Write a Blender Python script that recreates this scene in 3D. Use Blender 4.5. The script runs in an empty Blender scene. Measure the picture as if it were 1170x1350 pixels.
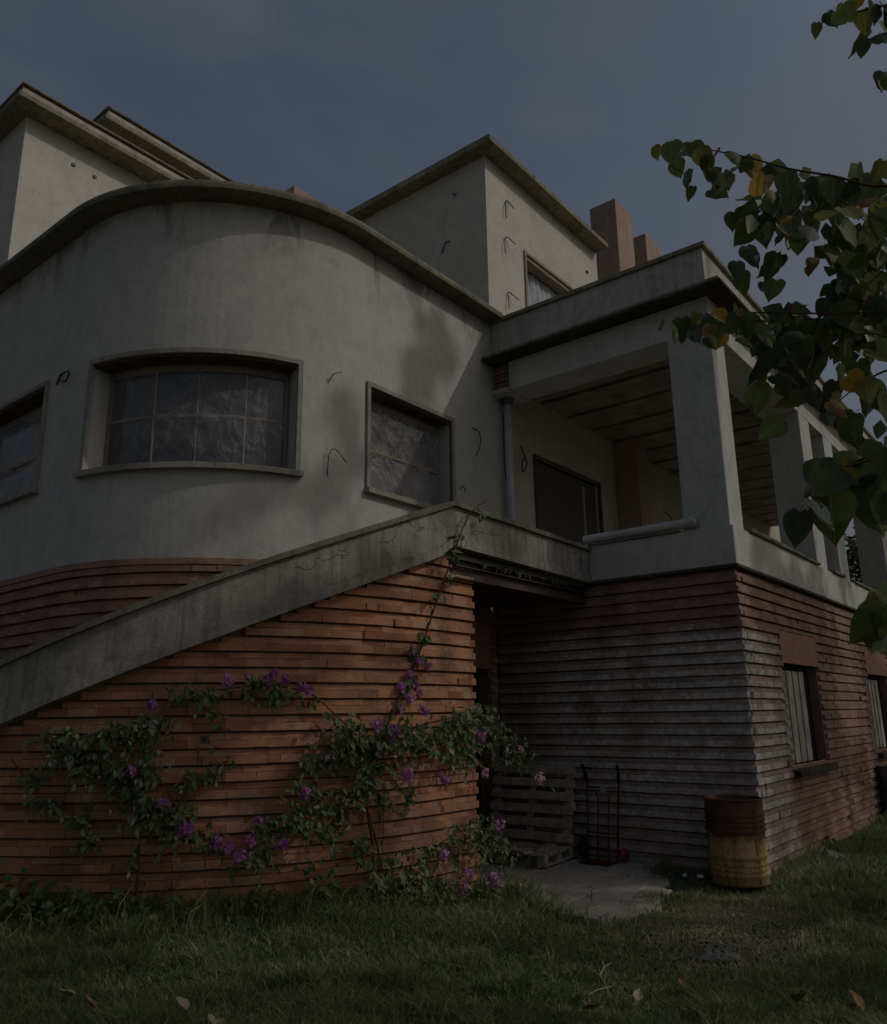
import bpy, bmesh, math, random
import numpy as np
from mathutils import Vector, Matrix
random.seed(7)
RNG = np.random.default_rng(11)
PI = math.pi
SC = bpy.context.scene
COL = SC.collection

# ------------------------------------------------------------------ camera
CAM_POS = Vector((-9.2063, -3.0729, 1.7))
PITCH, ROLL, YAW, FPX = 0.248017538, -0.0143994875, 0.897708253, 1059.66125
_f = Vector((math.cos(PITCH)*math.sin(YAW), math.cos(PITCH)*math.cos(YAW), math.sin(PITCH)))
_r0 = Vector((math.cos(YAW), -math.sin(YAW), 0)); _u0 = _r0.cross(_f)
RR = math.cos(ROLL)*_r0 + math.sin(ROLL)*_u0
UU = -math.sin(ROLL)*_r0 + math.cos(ROLL)*_u0
FF = _f
cam_data = bpy.data.cameras.new('camera')
cam_data.sensor_fit = 'HORIZONTAL'; cam_data.sensor_width = 36.0
cam_data.lens = 36.0*FPX/1170.0
cam_data.clip_start = 0.05; cam_data.clip_end = 2000
cam = bpy.data.objects.new('camera', cam_data); COL.objects.link(cam)
m = Matrix.Identity(4)
for i in range(3):
    m[i][0] = RR[i]; m[i][1] = UU[i]; m[i][2] = -FF[i]; m[i][3] = CAM_POS[i]
cam.matrix_world = m
SC.camera = cam

# ------------------------------------------------------------------ light
SUN_EL = math.radians(37)
SUN_H = Vector((0.469, -0.883, 0)).normalized()
SUN_DIR = Vector((SUN_H.x*math.cos(SUN_EL), SUN_H.y*math.cos(SUN_EL), math.sin(SUN_EL)))
SUN_STRENGTH, SKY_STRENGTH, EXPOSURE = 2.0, 0.15, -1.75
world = bpy.data.worlds.new('World'); SC.world = world; world.use_nodes = True
wn = world.node_tree.nodes; wl = world.node_tree.links; wn.clear()
wout = wn.new('ShaderNodeOutputWorld'); wbg = wn.new('ShaderNodeBackground')
sky = wn.new('ShaderNodeTexSky'); sky.sky_type = 'NISHITA'; sky.sun_disc = False
sky.sun_elevation = SUN_EL; sky.sun_rotation = math.atan2(SUN_H.x, SUN_H.y)
sky.dust_density = 5.0; sky.air_density = 1.0; sky.ozone_density = 1.0
# thin high cloud over the whole sky
wtc = wn.new('ShaderNodeTexCoord'); wmap = wn.new('ShaderNodeMapping'); wmap.inputs['Scale'].default_value = (1.2, 1.2, 2.6)
wno = wn.new('ShaderNodeTexNoise'); wno.inputs['Scale'].default_value = 1.9; wno.inputs['Detail'].default_value = 6; wno.inputs['Roughness'].default_value = 0.52; wno.inputs['Distortion'].default_value = .6
wrp = wn.new('ShaderNodeMapRange'); wrp.inputs['From Min'].default_value = 0.36; wrp.inputs['From Max'].default_value = 0.66
wrp.inputs['To Min'].default_value = 0.12; wrp.inputs['To Max'].default_value = 0.80
wmx = wn.new('ShaderNodeMix'); wmx.data_type = 'RGBA'; wmx.inputs['B'].default_value = (2.05, 2.15, 2.38, 1)
wl.new(wtc.outputs['Generated'], wmap.inputs['Vector']); wl.new(wmap.outputs[0], wno.inputs['Vector'])
wl.new(wno.outputs['Fac'], wrp.inputs['Value']); wl.new(wrp.outputs[0], wmx.inputs['Factor'])
wl.new(sky.outputs[0], wmx.inputs['A']); wl.new(wmx.outputs['Result'], wbg.inputs['Color'])
wbg.inputs['Strength'].default_value = SKY_STRENGTH
wl.new(wbg.outputs[0], wout.inputs['Surface'])
sun_data = bpy.data.lights.new('sun', 'SUN'); sun_data.energy = SUN_STRENGTH; sun_data.angle = math.radians(0.53)
sun_data.color = (1.0, 0.95, 0.88)
sun = bpy.data.objects.new('sun', sun_data); COL.objects.link(sun)
sun.rotation_euler = SUN_DIR.to_track_quat('Z', 'Y').to_euler()
SC.view_settings.view_transform = 'Standard'; SC.view_settings.look = 'None'
SC.view_settings.gamma = 1.0; SC.view_settings.use_curve_mapping = False
SC.view_settings.exposure = EXPOSURE
SC.render.engine = 'CYCLES'

# ------------------------------------------------------------------ pixel -> place helpers (photograph pixels, 1170 x 1350)
def ray(px, py): return (px-585)/FPX*RR - (py-675)/FPX*UU + FF
def on_x(px, py, x): d = ray(px, py); return CAM_POS + d*((x-CAM_POS.x)/d.x)
def on_y(px, py, y): d = ray(px, py); return CAM_POS + d*((y-CAM_POS.y)/d.y)
def on_z(px, py, z=0): d = ray(px, py); return CAM_POS + d*((z-CAM_POS.z)/d.z)
def at_depth(px, py, dep): return CAM_POS + ray(px, py)*dep
def project(p):
    v = Vector(p)-CAM_POS; z = v.dot(FF)
    if z <= 0.01: return None
    return (585+FPX*v.dot(RR)/z, 675-FPX*v.dot(UU)/z, z)
def on_bow(px, py, R, flat_y=None):
    """where the sight line meets the bow (centre -2.9, 5.56), or the flat wall that continues it"""
    d = ray(px, py); ox, oy = CAM_POS.x+2.9, CAM_POS.y-5.56
    A = d.x*d.x+d.y*d.y; B = ox*d.x+oy*d.y; C = ox*ox+oy*oy-R*R; D = B*B-A*C
    if D >= 0:
        w = CAM_POS + d*((-B-math.sqrt(D))/A)
        if w.x <= -2.9 and w.y <= 5.56: return w
        if w.x > -2.9: return on_y(px, py, 5.56-R)
    if px > 480: return on_y(px, py, 5.56-R)
    return on_x(px, py, -2.9-R)

# ------------------------------------------------------------------ materials
MATS = {}
class NT:
    def __init__(s, name, rough=0.85, spec=0.3):
        s.m = bpy.data.materials.new(name); s.m.use_nodes = True; s.nt = s.m.node_tree; s.n = s.nt.nodes; s.l = s.nt.links
        s.b = s.n['Principled BSDF']; s.b.inputs['Roughness'].default_value = rough; s.b.inputs['Specular IOR Level'].default_value = spec
        s.geo = s.n.new('ShaderNodeNewGeometry'); MATS[name] = s.m
        s.tc = s.n.new('ShaderNodeTexCoord')
    def pos(s, scale=(1,1,1), obj=False):
        mp = s.n.new('ShaderNodeMapping'); mp.inputs['Scale'].default_value = scale
        s.l.new(s.tc.outputs['Object'] if obj else s.geo.outputs['Position'], mp.inputs['Vector']); return mp.outputs[0]
    def noise(s, scale=5, detail=4, rough=.55, vec=None, dist=0.):
        t = s.n.new('ShaderNodeTexNoise'); t.inputs['Scale'].default_value = scale; t.inputs['Detail'].default_value = detail
        t.inputs['Roughness'].default_value = rough; t.inputs['Distortion'].default_value = dist
        s.l.new(vec if vec is not None else s.pos(), t.inputs['Vector']); return t.outputs['Fac']
    def rng(s, v, a, b, c=0., d=1., smooth=False):
        t = s.n.new('ShaderNodeMapRange'); s.l.new(v, t.inputs['Value'])
        if smooth: t.interpolation_type = 'SMOOTHSTEP'
        for k, x in zip(('From Min','From Max','To Min','To Max'), (a,b,c,d)): t.inputs[k].default_value = x
        return t.outputs[0]
    def math(s, op, a, b=None):
        t = s.n.new('ShaderNodeMath'); t.operation = op; t.use_clamp = False
        for i, v in enumerate((a, b)):
            if v is None: continue
            if hasattr(v, 'links'): s.l.new(v, t.inputs[i])
            else: t.inputs[i].default_value = v
        return t.outputs[0]
    def mix(s, fac, a, b, mode='MIX'):
        t = s.n.new('ShaderNodeMix'); t.data_type = 'RGBA'; t.blend_type = mode; t.clamp_factor = True
        for k, v in (('Factor', fac), ('A', a), ('B', b)):
            if hasattr(v, 'links'): s.l.new(v, t.inputs[k])
            elif k == 'Factor': t.inputs[k].default_value = v
            else: t.inputs[k].default_value = (*v, 1)
        return t.outputs['Result']
    def xyz(s):
        t = s.n.new('ShaderNodeSeparateXYZ'); s.l.new(s.geo.outputs['Position'], t.inputs[0]); return t.outputs
    def attr(s, name):
        t = s.n.new('ShaderNodeAttribute'); t.attribute_name = name; return t
    def color(s, c):
        if hasattr(c, 'links'): s.l.new(c, s.b.inputs['Base Color'])
        else: s.b.inputs['Base Color'].default_value = (*c, 1)
    def bump(s, h, dist=.01, strength=.6, prev=None):
        t = s.n.new('ShaderNodeBump'); t.inputs['Distance'].default_value = dist; t.inputs['Strength'].default_value = strength
        s.l.new(h, t.inputs['Height'])
        if prev is not None: s.l.new(prev, t.inputs['Normal'])
        s.l.new(t.outputs[0], s.b.inputs['Normal']); return t.outputs[0]

def mat_plaster(name, base, warm, dark, streak=.5):
    s = NT(name, .9, .15)
    big = s.noise(.9, 5, .6); mid = s.noise(4.5, 6, .65); fine = s.noise(70, 4, .7)
    st = s.noise(1.0, 6, .7, s.pos((5.5, 5.5, 1.3)), .8)
    c = s.mix(s.rng(big, .35, .68), base, warm)
    c = s.mix(s.math('MULTIPLY', s.rng(mid, .42, .75), .45), c, tuple(x*.72 for x in base))
    c = s.mix(s.math('MULTIPLY', s.rng(st, .5, .78), streak), c, dark)
    c = s.mix(s.math('MULTIPLY', s.rng(s.noise(13, 5, .7), .55, .8), .35), c, tuple(min(1, x*1.25) for x in warm))
    blot = s.noise(3.2, 7, .72, s.pos((1, 1, .6)), 1.5)
    c = s.mix(s.math('MULTIPLY', s.rng(blot, .50, .66), .38), c, dark)
    if name == 'plaster_bay':
        # black damp stains hanging from the cornice
        z = s.xyz()[2]
        top = s.math('MULTIPLY', s.rng(z, 6.75, 7.46, 0, 1), s.rng(s.noise(1.7, 7, .75, s.pos((1,1,.35)), 1.2), .50, .60))
        c = s.mix(s.math('MULTIPLY', top, .75), c, (.11,.11,.10))
    s.color(c)
    h = s.math('ADD', s.math('MULTIPLY', mid, 1.2), s.math('MULTIPLY', fine, .25))
    s.bump(h, .012, .55)
    return s.m
mat_plaster('plaster_bay', (.42,.425,.405), (.48,.475,.44), (.29,.295,.285), .4)
mat_plaster('plaster_tower', (.48,.475,.44), (.54,.52,.475), (.37,.335,.30), .4)
mat_plaster('plaster_loggia', (.44,.44,.42), (.52,.515,.48), (.22,.22,.20), .5)
mat_plaster('plaster_inner', (.42,.40,.33), (.50,.47,.38), (.26,.24,.19), .3)
mat_plaster('plaster_brown', (.30,.225,.175), (.40,.30,.235), (.19,.14,.11), .4)

def mat_weathered(name, base, light, black, streaks=.8, lichen=True, crack=True):
    s = NT(name, .95, .1)
    z = s.xyz()[2]
    big = s.noise(1.6, 6, .65); st = s.noise(1.1, 7, .75, s.pos((11, 11, .55))); mid = s.noise(9, 6, .7); fine = s.noise(60, 5, .75)
    c = s.mix(s.rng(big, .32, .66), base, light)
    c = s.mix(s.math('MULTIPLY', s.rng(st, .46, .66), streaks), c, black)
    c = s.mix(s.math('MULTIPLY', s.rng(mid, .52, .72), .55), c, black)
    c = s.mix(s.math('MULTIPLY', s.rng(s.noise(2.6, 6, .7, None, 1.2), .52, .60), .4), c, tuple(x*.62 for x in base))
    if lichen: c = s.mix(s.math('MULTIPLY', s.rng(s.noise(26, 5, .7), .58, .7), .5), c, (.22,.21,.14))
    hh = s.math('ADD', s.math('MULTIPLY', mid, .8), s.math('MULTIPLY', fine, .45))
    if crack:
        v = s.n.new('ShaderNodeTexVoronoi'); v.feature = 'DISTANCE_TO_EDGE'; v.inputs['Scale'].default_value = 1.3
        mp = s.pos(); nz = s.n.new('ShaderNodeTexNoise'); nz.inputs['Scale'].default_value = 3; nz.inputs['Detail'].default_value = 6; s.l.new(mp, nz.inputs['Vector'])
        mv = s.n.new('ShaderNodeMix'); mv.data_type = 'VECTOR'; mv.inputs['Factor'].default_value = .35
        s.l.new(mp, mv.inputs['A']); s.l.new(nz.outputs['Color'], mv.inputs['B']); s.l.new(mv.outputs['Result'], v.inputs['Vector'])
        ck = s.math('MULTIPLY', s.rng(v.outputs['Distance'], .0, .006, 1, 0), s.rng(s.noise(.8, 2), .56, .62))
        c = s.mix(s.math('MULTIPLY', ck, .55), c, (.08,.078,.07))
        hh = s.math('SUBTRACT', hh, s.math('MULTIPLY', ck, .8))
    s.color(c); s.bump(hh, .02, .7)
    return s.m
mat_weathered('stair_concrete', (.22,.213,.19), (.40,.385,.345), (.10,.096,.085), .6)
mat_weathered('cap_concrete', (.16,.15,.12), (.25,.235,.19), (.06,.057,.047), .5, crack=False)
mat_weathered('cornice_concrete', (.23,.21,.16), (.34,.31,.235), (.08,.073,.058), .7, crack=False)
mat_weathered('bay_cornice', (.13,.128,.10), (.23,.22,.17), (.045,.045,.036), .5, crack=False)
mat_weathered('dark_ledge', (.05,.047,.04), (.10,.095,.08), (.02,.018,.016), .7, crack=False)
mat_weathered('parapet_white', (.40,.40,.37), (.50,.495,.45), (.20,.20,.18), .5, crack=False)
mat_weathered('window_surround', (.28,.26,.225), (.36,.34,.295), (.16,.145,.12), .4, False, False)

def mat_brick(name, cols, lime=0.0, paint=False):
    s = NT(name, .92, .12)
    t = s.attr('tint').outputs['Fac']
    ra = s.n.new('ShaderNodeValToRGB'); cr = ra.color_ramp
    for i, c in enumerate(cols):
        p = i/(len(cols)-1)
        e = cr.elements[i] if i < 2 else cr.elements.new(p)
        e.position = p; e.color = (*c, 1)
    s.l.new(t, ra.inputs['Fac'])
    c = ra.outputs['Color']
    n1 = s.noise(22, 6, .7, s.pos((1, 1, 3))); n2 = s.noise(2.2, 5, .65); n3 = s.noise(90, 4, .7)
    c = s.mix(s.math('MULTIPLY', s.rng(n1, .45, .75), .4), c, tuple(x*.5 for x in cols[0]))
    c = s.mix(s.math('MULTIPLY', s.rng(n2, .44, .66), .68), c, (.135,.095,.077))
    c = s.mix(s.math('MULTIPLY', s.rng(s.noise(7, 6, .75), .56, .72), lime), c, (.50,.42,.35))
    if paint:
        X, Y, Z = s.xyz()[0:3]
        jit = s.math('MULTIPLY', s.math('SUBTRACT', s.noise(3.2, 5, .7), .5), 1.3)
        # dingy white paint round the corner: on the front wall, and the first metre and a half of the side wall
        a = s.rng(s.math('ADD', X, jit), .95, 1.25, 1, 0)
        b = s.rng(s.math('ADD', Z, s.math('MULTIPLY', jit, .5)), 2.55, 2.68, 1, 0)
        y_ = s.rng(s.math('ADD', Y, jit), 2.2, 3.1, 1, .25)
        f = s.math('MULTIPLY', s.math('MULTIPLY', a, b), y_)
        worn = s.math('MULTIPLY', s.rng(s.noise(14, 7, .8), .38, .58, .25, 1), s.rng(s.noise(1.9, 5, .7), .36, .50, .25, 1))
        low = s.rng(Z, .1, 1.0, .55, 1)
        f = s.math('MULTIPLY', s.math('MULTIPLY', f, worn), s.math('MULTIPLY', low, s.attr('proud').outputs['Fac']))
        pc = s.mix(s.rng(s.noise(5, 6, .7), .35, .7), (.50,.515,.475), (.68,.69,.64))
        c = s.mix(f, c, pc)
    s.color(c)
    s.bump(s.math('ADD', n1, s.math('MULTIPLY', n3, .5)), .006, .8)
    return s.m
mat_brick('brick_red', [(.31,.135,.08),(.42,.195,.11),(.52,.26,.145),(.46,.235,.145),(.50,.30,.20)], .45)
mat_brick('brick_side', [(.25,.155,.13),(.30,.19,.155),(.34,.215,.175),(.31,.21,.175)], .6, True)
mat_brick('brick_bay', [(.27,.165,.13),(.33,.20,.155),(.38,.23,.17),(.31,.20,.16)], .6)

def simple(name, col, rough=.8, spec=.3, n=0.25, sc=8, bump=.004, metal=0, dark=.5):
    s = NT(name, rough, spec); s.b.inputs['Metallic'].default_value = metal
    v = s.noise(sc, 6, .65)
    s.color(s.mix(s.math('MULTIPLY', s.rng(v, .4, .7), n*2), col, tuple(x*dark for x in col)))
    s.bump(s.noise(sc*5, 4), bump, .6)
    return s.m
simple('mortar', (.26,.17,.125), .95, .1)
simple('terracotta_lintel', (.34,.20,.16), .9, .15, .3, 12)
simple('clay_ceiling', (.30,.245,.195), .9, .1, .5, 3)
simple('black_gap', (.02,.018,.015), .95, .1)  # near-black colour stands in for shade inside slots, openings and recesses
simple('dark_room', (.03,.028,.025), .95, .1)  # floor and partitions near-black: darkness of the rooms put into the colour
simple('dark_door', (.10,.09,.07), .8, .2)
simple('steel_beam', (.075,.05,.04), .6, .4, .5, 10)
simple('old_wood', (.10,.08,.06), .85, .2, .5, 6)
simple('pallet_wood', (.40,.345,.27), .9, .15, .5, 7)
simple('grey_shutter', (.40,.395,.355), .85, .2, .5, 4)
simple('window_frame', (.26,.20,.14), .7, .3, .3, 8)
simple('mullion', (.36,.34,.30), .7, .3, .2, 8)
simple('pvc', (.50,.51,.54), .45, .4, .25, 5)
simple('cable', (.012,.012,.014), .5, .4)
simple('cable_grey', (.10,.10,.095), .6, .3)
simple('red_paint', (.12,.018,.018), .5, .4, .35, 14)
simple('bright_red', (.26,.028,.024), .45, .4, .2, 14)
simple('rubber', (.018,.017,.016), .8, .2)
simple('flashing', (.11,.05,.045), .5, .4, .4, 6)
simple('white_band', (.42,.41,.37), .9, .1, .4, 6)
simple('stone', (.22,.21,.19), .9, .1, .5, 9, .01)
simple('white_scrap', (.55,.56,.56), .6, .3, .2, 20)
simple('bark', (.09,.075,.055), .95, .1, .5, 14, .01)
simple('twig', (.10,.07,.045), .9, .1, .5, 20)
simple('dry_twig', (.32,.27,.19), .9, .1, .4, 20)
simple('straw', (.28,.24,.13), .9, .1, .3, 20)
simple('dry_leaf', (.26,.16,.075), .85, .2, .4, 25)
simple('pale_leaf', (.35,.30,.20), .85, .2, .4, 25)
simple('curtain', (.40,.43,.47), .9, .1, .3, 4)
simple('grey_metal', (.12,.125,.13), .6, .4, .5, 6)

def mat_floor():
    s = NT('paving', .95, .1)
    n = s.noise(2.5, 6, .7); f = s.noise(30, 6, .75)
    c = s.mix(s.rng(n, .35, .7), (.32,.30,.26), (.46,.435,.385))
    c = s.mix(s.math('MULTIPLY', s.rng(f, .5, .7), .6), c, (.09,.08,.06))
    s.color(c); s.bump(s.math('ADD', n, s.math('MULTIPLY', f, .6)), .012, .8)
    s = NT('soil', .97, .05)
    n = s.noise(1.6, 6, .7); f = s.noise(40, 6, .75)
    c = s.mix(s.rng(n, .38, .62), (.15,.155,.10), (.30,.26,.195))
    c = s.mix(s.math('MULTIPLY', s.rng(f, .45, .65), .6), c, (.06,.054,.036))
    s.color(c); s.bump(f, .03, 1)
mat_floor()
def mat_leafy(name, ramp, trans=.35, rough=.5, attr='tint', spec=.4):
    s = NT(name, rough, spec)
    ra = s.n.new('ShaderNodeValToRGB'); cr = ra.color_ramp
    for i, (p, c) in enumerate(ramp):
        e = cr.elements[i] if i < 2 else cr.elements.new(p)
        e.position = p; e.color = (*c, 1)
    s.l.new(s.attr(attr).outputs['Fac'], ra.inputs['Fac'])
    c = s.mix(s.math('MULTIPLY', s.rng(s.noise(45, 4, .6), .5, .75), .35), ra.outputs['Color'], tuple(x*.5 for x in ramp[0][1]))
    s.color(c)
    tr = s.n.new('ShaderNodeBsdfTranslucent'); s.l.new(ra.outputs['Color'], tr.inputs['Color'])
    ms = s.n.new('ShaderNodeMixShader'); ms.inputs[0].default_value = trans
    out = s.n['Material Output']
    s.l.new(s.b.outputs[0], ms.inputs[1]); s.l.new(tr.outputs[0], ms.inputs[2]); s.l.new(ms.outputs[0], out.inputs['Surface'])
    return s.m
mat_leafy('vine_leaf', [(0,(.07,.115,.055)),(.5,(.13,.185,.085)),(.85,(.22,.26,.13)),(1,(.33,.33,.19))], .3)
mat_leafy('vine_flower', [(0,(.46,.16,.44)),(.6,(.58,.28,.54)),(.9,(.68,.42,.58)),(1,(.70,.55,.45))], .4, .7)
mat_leafy('grass', [(0,(.14,.19,.10)),(.5,(.215,.27,.13)),(.72,(.28,.31,.16)),(.88,(.40,.36,.23)),(1,(.55,.47,.34))], .5, .7, spec=.15)
mat_leafy('far_leaf', [(0,(.03,.06,.018)),(1,(.09,.14,.04))], .35)
mat_leafy('weed_leaf', [(0,(.035,.075,.022)),(1,(.08,.14,.045))], .3)
for nm, col in (('tree_leaf_green', (.12,.165,.055)), ('tree_leaf_dark', (.075,.115,.055)), ('tree_leaf_blue', (.085,.12,.085)),
                ('tree_leaf_olive', (.20,.20,.06)), ('tree_leaf_yellow', (.46,.28,.05)), ('tree_leaf_brown', (.28,.18,.09))):
    s = NT(nm, .6, .25)
    v = s.noise(30, 5, .65, s.pos((1,1,1), True))
    c = s.mix(s.math('MULTIPLY', s.rng(v, .45, .75), .6), col, tuple(x*.45 for x in col))
    so = s.n.new('ShaderNodeSeparateXYZ'); s.l.new(s.tc.outputs['Object'], so.inputs[0])
    ax = s.math('ABSOLUTE', so.outputs[0])
    ph = s.math('MULTIPLY', s.math('ADD', so.outputs[2], s.math('MULTIPLY', ax, -.75)), 430.0)
    vein = s.rng(s.math('ABSOLUTE', s.math('SINE', ph)), 0, .16, 1, 0)
    rib = s.rng(ax, .0005, .0014, 1, 0)
    vv = s.math('MAXIMUM', s.math('MULTIPLY', vein, .55), rib)
    c = s.mix(s.math('MULTIPLY', vv, .55), c, tuple(min(1, x*1.9+.02) for x in col))
    s.color(c); s.bump(vv, .002, .6)
    tr = s.n.new('ShaderNodeBsdfTranslucent'); s.l.new(c, tr.inputs['Color'])
    ms = s.n.new('ShaderNodeMixShader'); ms.inputs[0].default_value = .4
    s.l.new(s.b.outputs[0], ms.inputs[1]); s.l.new(tr.outputs[0], ms.inputs[2]); s.l.new(ms.outputs[0], s.n['Material Output'].inputs['Surface'])

def mat_glass():
    # window glass: dark, mirror-like
    s = NT('glass', .06, .6); s.color((.02,.022,.026))
    # crumpled plastic sheet hung behind / in front of the panes
    s = NT('plastic_sheet', .28, .5)
    n = s.noise(1.3, 4, .55, s.pos((1, 1, .8)), 2.4); n2 = s.noise(3.6, 5, .6, s.pos((1.4,.9,.7)), 3.0)
    r1 = s.rng(s.math('ABSOLUTE', s.math('SUBTRACT', n, .5)), 0, .035, 1, 0); r2 = s.rng(s.math('ABSOLUTE', s.math('SUBTRACT', n2, .5)), 0, .05, 1, 0)
    s.color((.38,.385,.39)); s.bump(s.math('ADD', s.math('ADD', n, s.math('MULTIPLY', n2, .5)), s.math('MULTIPLY', r1, .05)), .06, .8)
    tp = s.n.new('ShaderNodeBsdfTransparent'); ms = s.n.new('ShaderNodeMixShader')
    fac = s.math('ADD', s.rng(s.noise(1.1, 3), .35, .65, .10, .30), s.math('ADD', s.math('MULTIPLY', r1, .12), s.math('MULTIPLY', r2, .05)))
    s.l.new(fac, ms.inputs[0]); s.l.new(tp.outputs[0], ms.inputs[1]); s.l.new(s.b.outputs[0], ms.inputs[2])
    s.l.new(ms.outputs[0], s.n['Material Output'].inputs['Surface'])
    return_mat = s.m.copy(); return_mat.name = 'plastic_glare'; MATS['plastic_glare'] = return_mat  # more opaque copy: brightness of a reflection put into the sheet itself
    for nd in return_mat.node_tree.nodes:
        if nd.type == 'MAP_RANGE' and abs(nd.inputs['To Max'].default_value-.30) < 1e-4: nd.inputs['To Min'].default_value = .28; nd.inputs['To Max'].default_value = .62
    # rusty drum: rust above, yellow paint with rust runs below
    s = NT('drum', .75, .3)
    x, y, z = s.xyz()[0:3]
    n = s.noise(7, 7, .7); st = s.noise(1.2, 6, .7, s.pos((22, 22, .9)))
    rust = s.mix(s.rng(n, .35, .7), (.06,.03,.02), (.13,.062,.035))
    yel = s.mix(s.rng(s.noise(11, 6, .7), .35, .75), (.46,.34,.14), (.26,.16,.07))
    yel = s.mix(s.math('MULTIPLY', s.rng(st, .48, .62), .85), yel, (.07,.03,.012))
    f = s.rng(s.math('ADD', z, s.math('MULTIPLY', s.math('SUBTRACT', n, .5), .5)), .40, .50)
    c = s.mix(f, yel, rust)
    c = s.mix(s.math('MULTIPLY', s.rng(s.noise(19, 7, .8), .56, .64), .8), c, (.05,.026,.017))
    c = s.mix(s.rng(z, .02, .12, .6, 0), c, (.05,.028,.015))
    s.color(c); s.bump(s.noise(40, 5, .7), .004, .8)
mat_glass()
for m_ in MATS.values(): m_.use_backface_culling = False

# ------------------------------------------------------------------ mesh helpers
class MB:
    def __init__(s): s.v = []; s.f = []; s.t = []; s.p = []
    def box(s, lo, hi, rz=0, o=(0,0,0)):
        x0,y0,z0 = lo; x1,y1,z1 = hi; i = len(s.v); c, n = math.cos(rz), math.sin(rz)
        for z in (z0, z1):
            for x, y in ((x0,y0),(x1,y0),(x1,y1),(x0,y1)):
                s.v.append((o[0]+x*c-y*n, o[1]+x*n+y*c, o[2]+z))
        s.f += [(i,i+3,i+2,i+1),(i+4,i+5,i+6,i+7),(i,i+1,i+5,i+4),(i+1,i+2,i+6,i+5),(i+2,i+3,i+7,i+6),(i+3,i,i+4,i+7)]
        return s
    def hexa(s, pts):
        i = len(s.v); s.v += [tuple(p) for p in pts]
        s.f += [(i,i+3,i+2,i+1),(i+4,i+5,i+6,i+7),(i,i+1,i+5,i+4),(i+1,i+2,i+6,i+5),(i+2,i+3,i+7,i+6),(i+3,i,i+4,i+7)]
        return s
    def prism(s, poly, z0, z1):
        i = len(s.v); n = len(poly)
        s.v += [(p[0],p[1],z0) for p in poly]+[(p[0],p[1],z1) for p in poly]
        s.f.append(tuple(range(i+n-1, i-1, -1))); s.f.append(tuple(range(i+n, i+2*n)))
        for k in range(n): s.f.append((i+k, i+(k+1)%n, i+n+(k+1)%n, i+n+k))
        return s
    def tube(s, pts, r, n=6, caps=True):
        pts = [Vector(p) for p in pts]; rr = r if hasattr(r, '__len__') else [r]*len(pts)
        i0 = len(s.v); up = None
        for k, p in enumerate(pts):
            d = (pts[min(k+1,len(pts)-1)]-pts[max(k-1,0)]).normalized()
            if up is None: up = d.orthogonal().normalized()
            up = (up-d*up.dot(d)).normalized(); sd = d.cross(up)
            for a in range(n):
                t = 2*PI*a/n; q = p+(up*math.cos(t)+sd*math.sin(t))*rr[k]; s.v.append(tuple(q))
        for k in range(len(pts)-1):
            for a in range(n):
                b = (a+1)%n; s.f.append((i0+k*n+a, i0+k*n+b, i0+(k+1)*n+b, i0+(k+1)*n+a))
        if caps:
            s.f.append(tuple(i0+a for a in range(n-1,-1,-1))); e = i0+(len(pts)-1)*n; s.f.append(tuple(e+a for a in range(n)))
        return s
    def lathe(s, prof, n=32, o=(0,0,0), close=False):
        i0 = len(s.v); m = len(prof)
        for r, z in prof:
            for a in range(n): t = 2*PI*a/n; s.v.append((o[0]+r*math.cos(t), o[1]+r*math.sin(t), o[2]+z))
        for k in range(m-1):
            for a in range(n):
                b = (a+1)%n; s.f.append((i0+k*n+a, i0+k*n+b, i0+(k+1)*n+b, i0+(k+1)*n+a))
        return s
    def mesh(s, name, mat, smooth=False, bevel=0):
        me = bpy.data.meshes.new(name); me.from_pydata(s.v, [], s.f)
        me.materials.append(MATS[mat]); me.update()
        if s.t:
            a = me.attributes.new('tint', 'FLOAT', 'POINT'); a.data.foreach_set('value', s.t)
        if s.p:
            a = me.attributes.new('proud', 'FLOAT', 'POINT'); a.data.foreach_set('value', s.p)
        if smooth: me.polygons.foreach_set('use_smooth', [True]*len(me.polygons))
        return me
    def build(s, name, mat, parent=None, smooth=False, bevel=0, loc=None):
        me = s.mesh(name, mat, smooth)
        o = bpy.data.objects.new(name, me); COL.objects.link(o)
        if loc is not None: o.location = loc
        if parent: o.parent = parent
        if bevel:
            b = o.modifiers.new('bevel', 'BEVEL'); b.width = bevel; b.segments = 2; b.limit_method = 'ANGLE'
        return o
def empty(name, loc=(0,0,0), rz=0):
    o = bpy.data.objects.new(name, None); COL.objects.link(o); o.location = loc; o.rotation_euler = (0,0,rz); o.empty_display_size = .2; return o
def tag(o, label=None, cat=None, group=None, kind=None):
    if label: o['label'] = label
    if cat: o['category'] = cat
    if group: o['group'] = group
    if kind: o['kind'] = kind
    return o
def np_mesh(name, verts, faces_flat, nper, mat, tint=None, parent=None, smooth=False):
    me = bpy.data.meshes.new(name); nv = len(verts); nf = len(faces_flat)//nper
    me.vertices.add(nv); me.vertices.foreach_set('co', np.asarray(verts, dtype=np.float32).ravel())
    me.loops.add(len(faces_flat)); me.loops.foreach_set('vertex_index', np.asarray(faces_flat, dtype=np.int32))
    me.polygons.add(nf); me.polygons.foreach_set('loop_start', np.arange(0, nf*nper, nper, dtype=np.int32))
    me.materials.append(MATS[mat])
    if tint is not None:
        a = me.attributes.new('tint', 'FLOAT', 'POINT'); a.data.foreach_set('value', np.asarray(tint, dtype=np.float32))
    me.update(calc_edges=True); me.validate()
    if smooth: me.polygons.foreach_set('use_smooth', np.ones(nf, dtype=bool))
    o = bpy.data.objects.new(name, me); COL.objects.link(o)
    if parent: o.parent = parent
    return o

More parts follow.
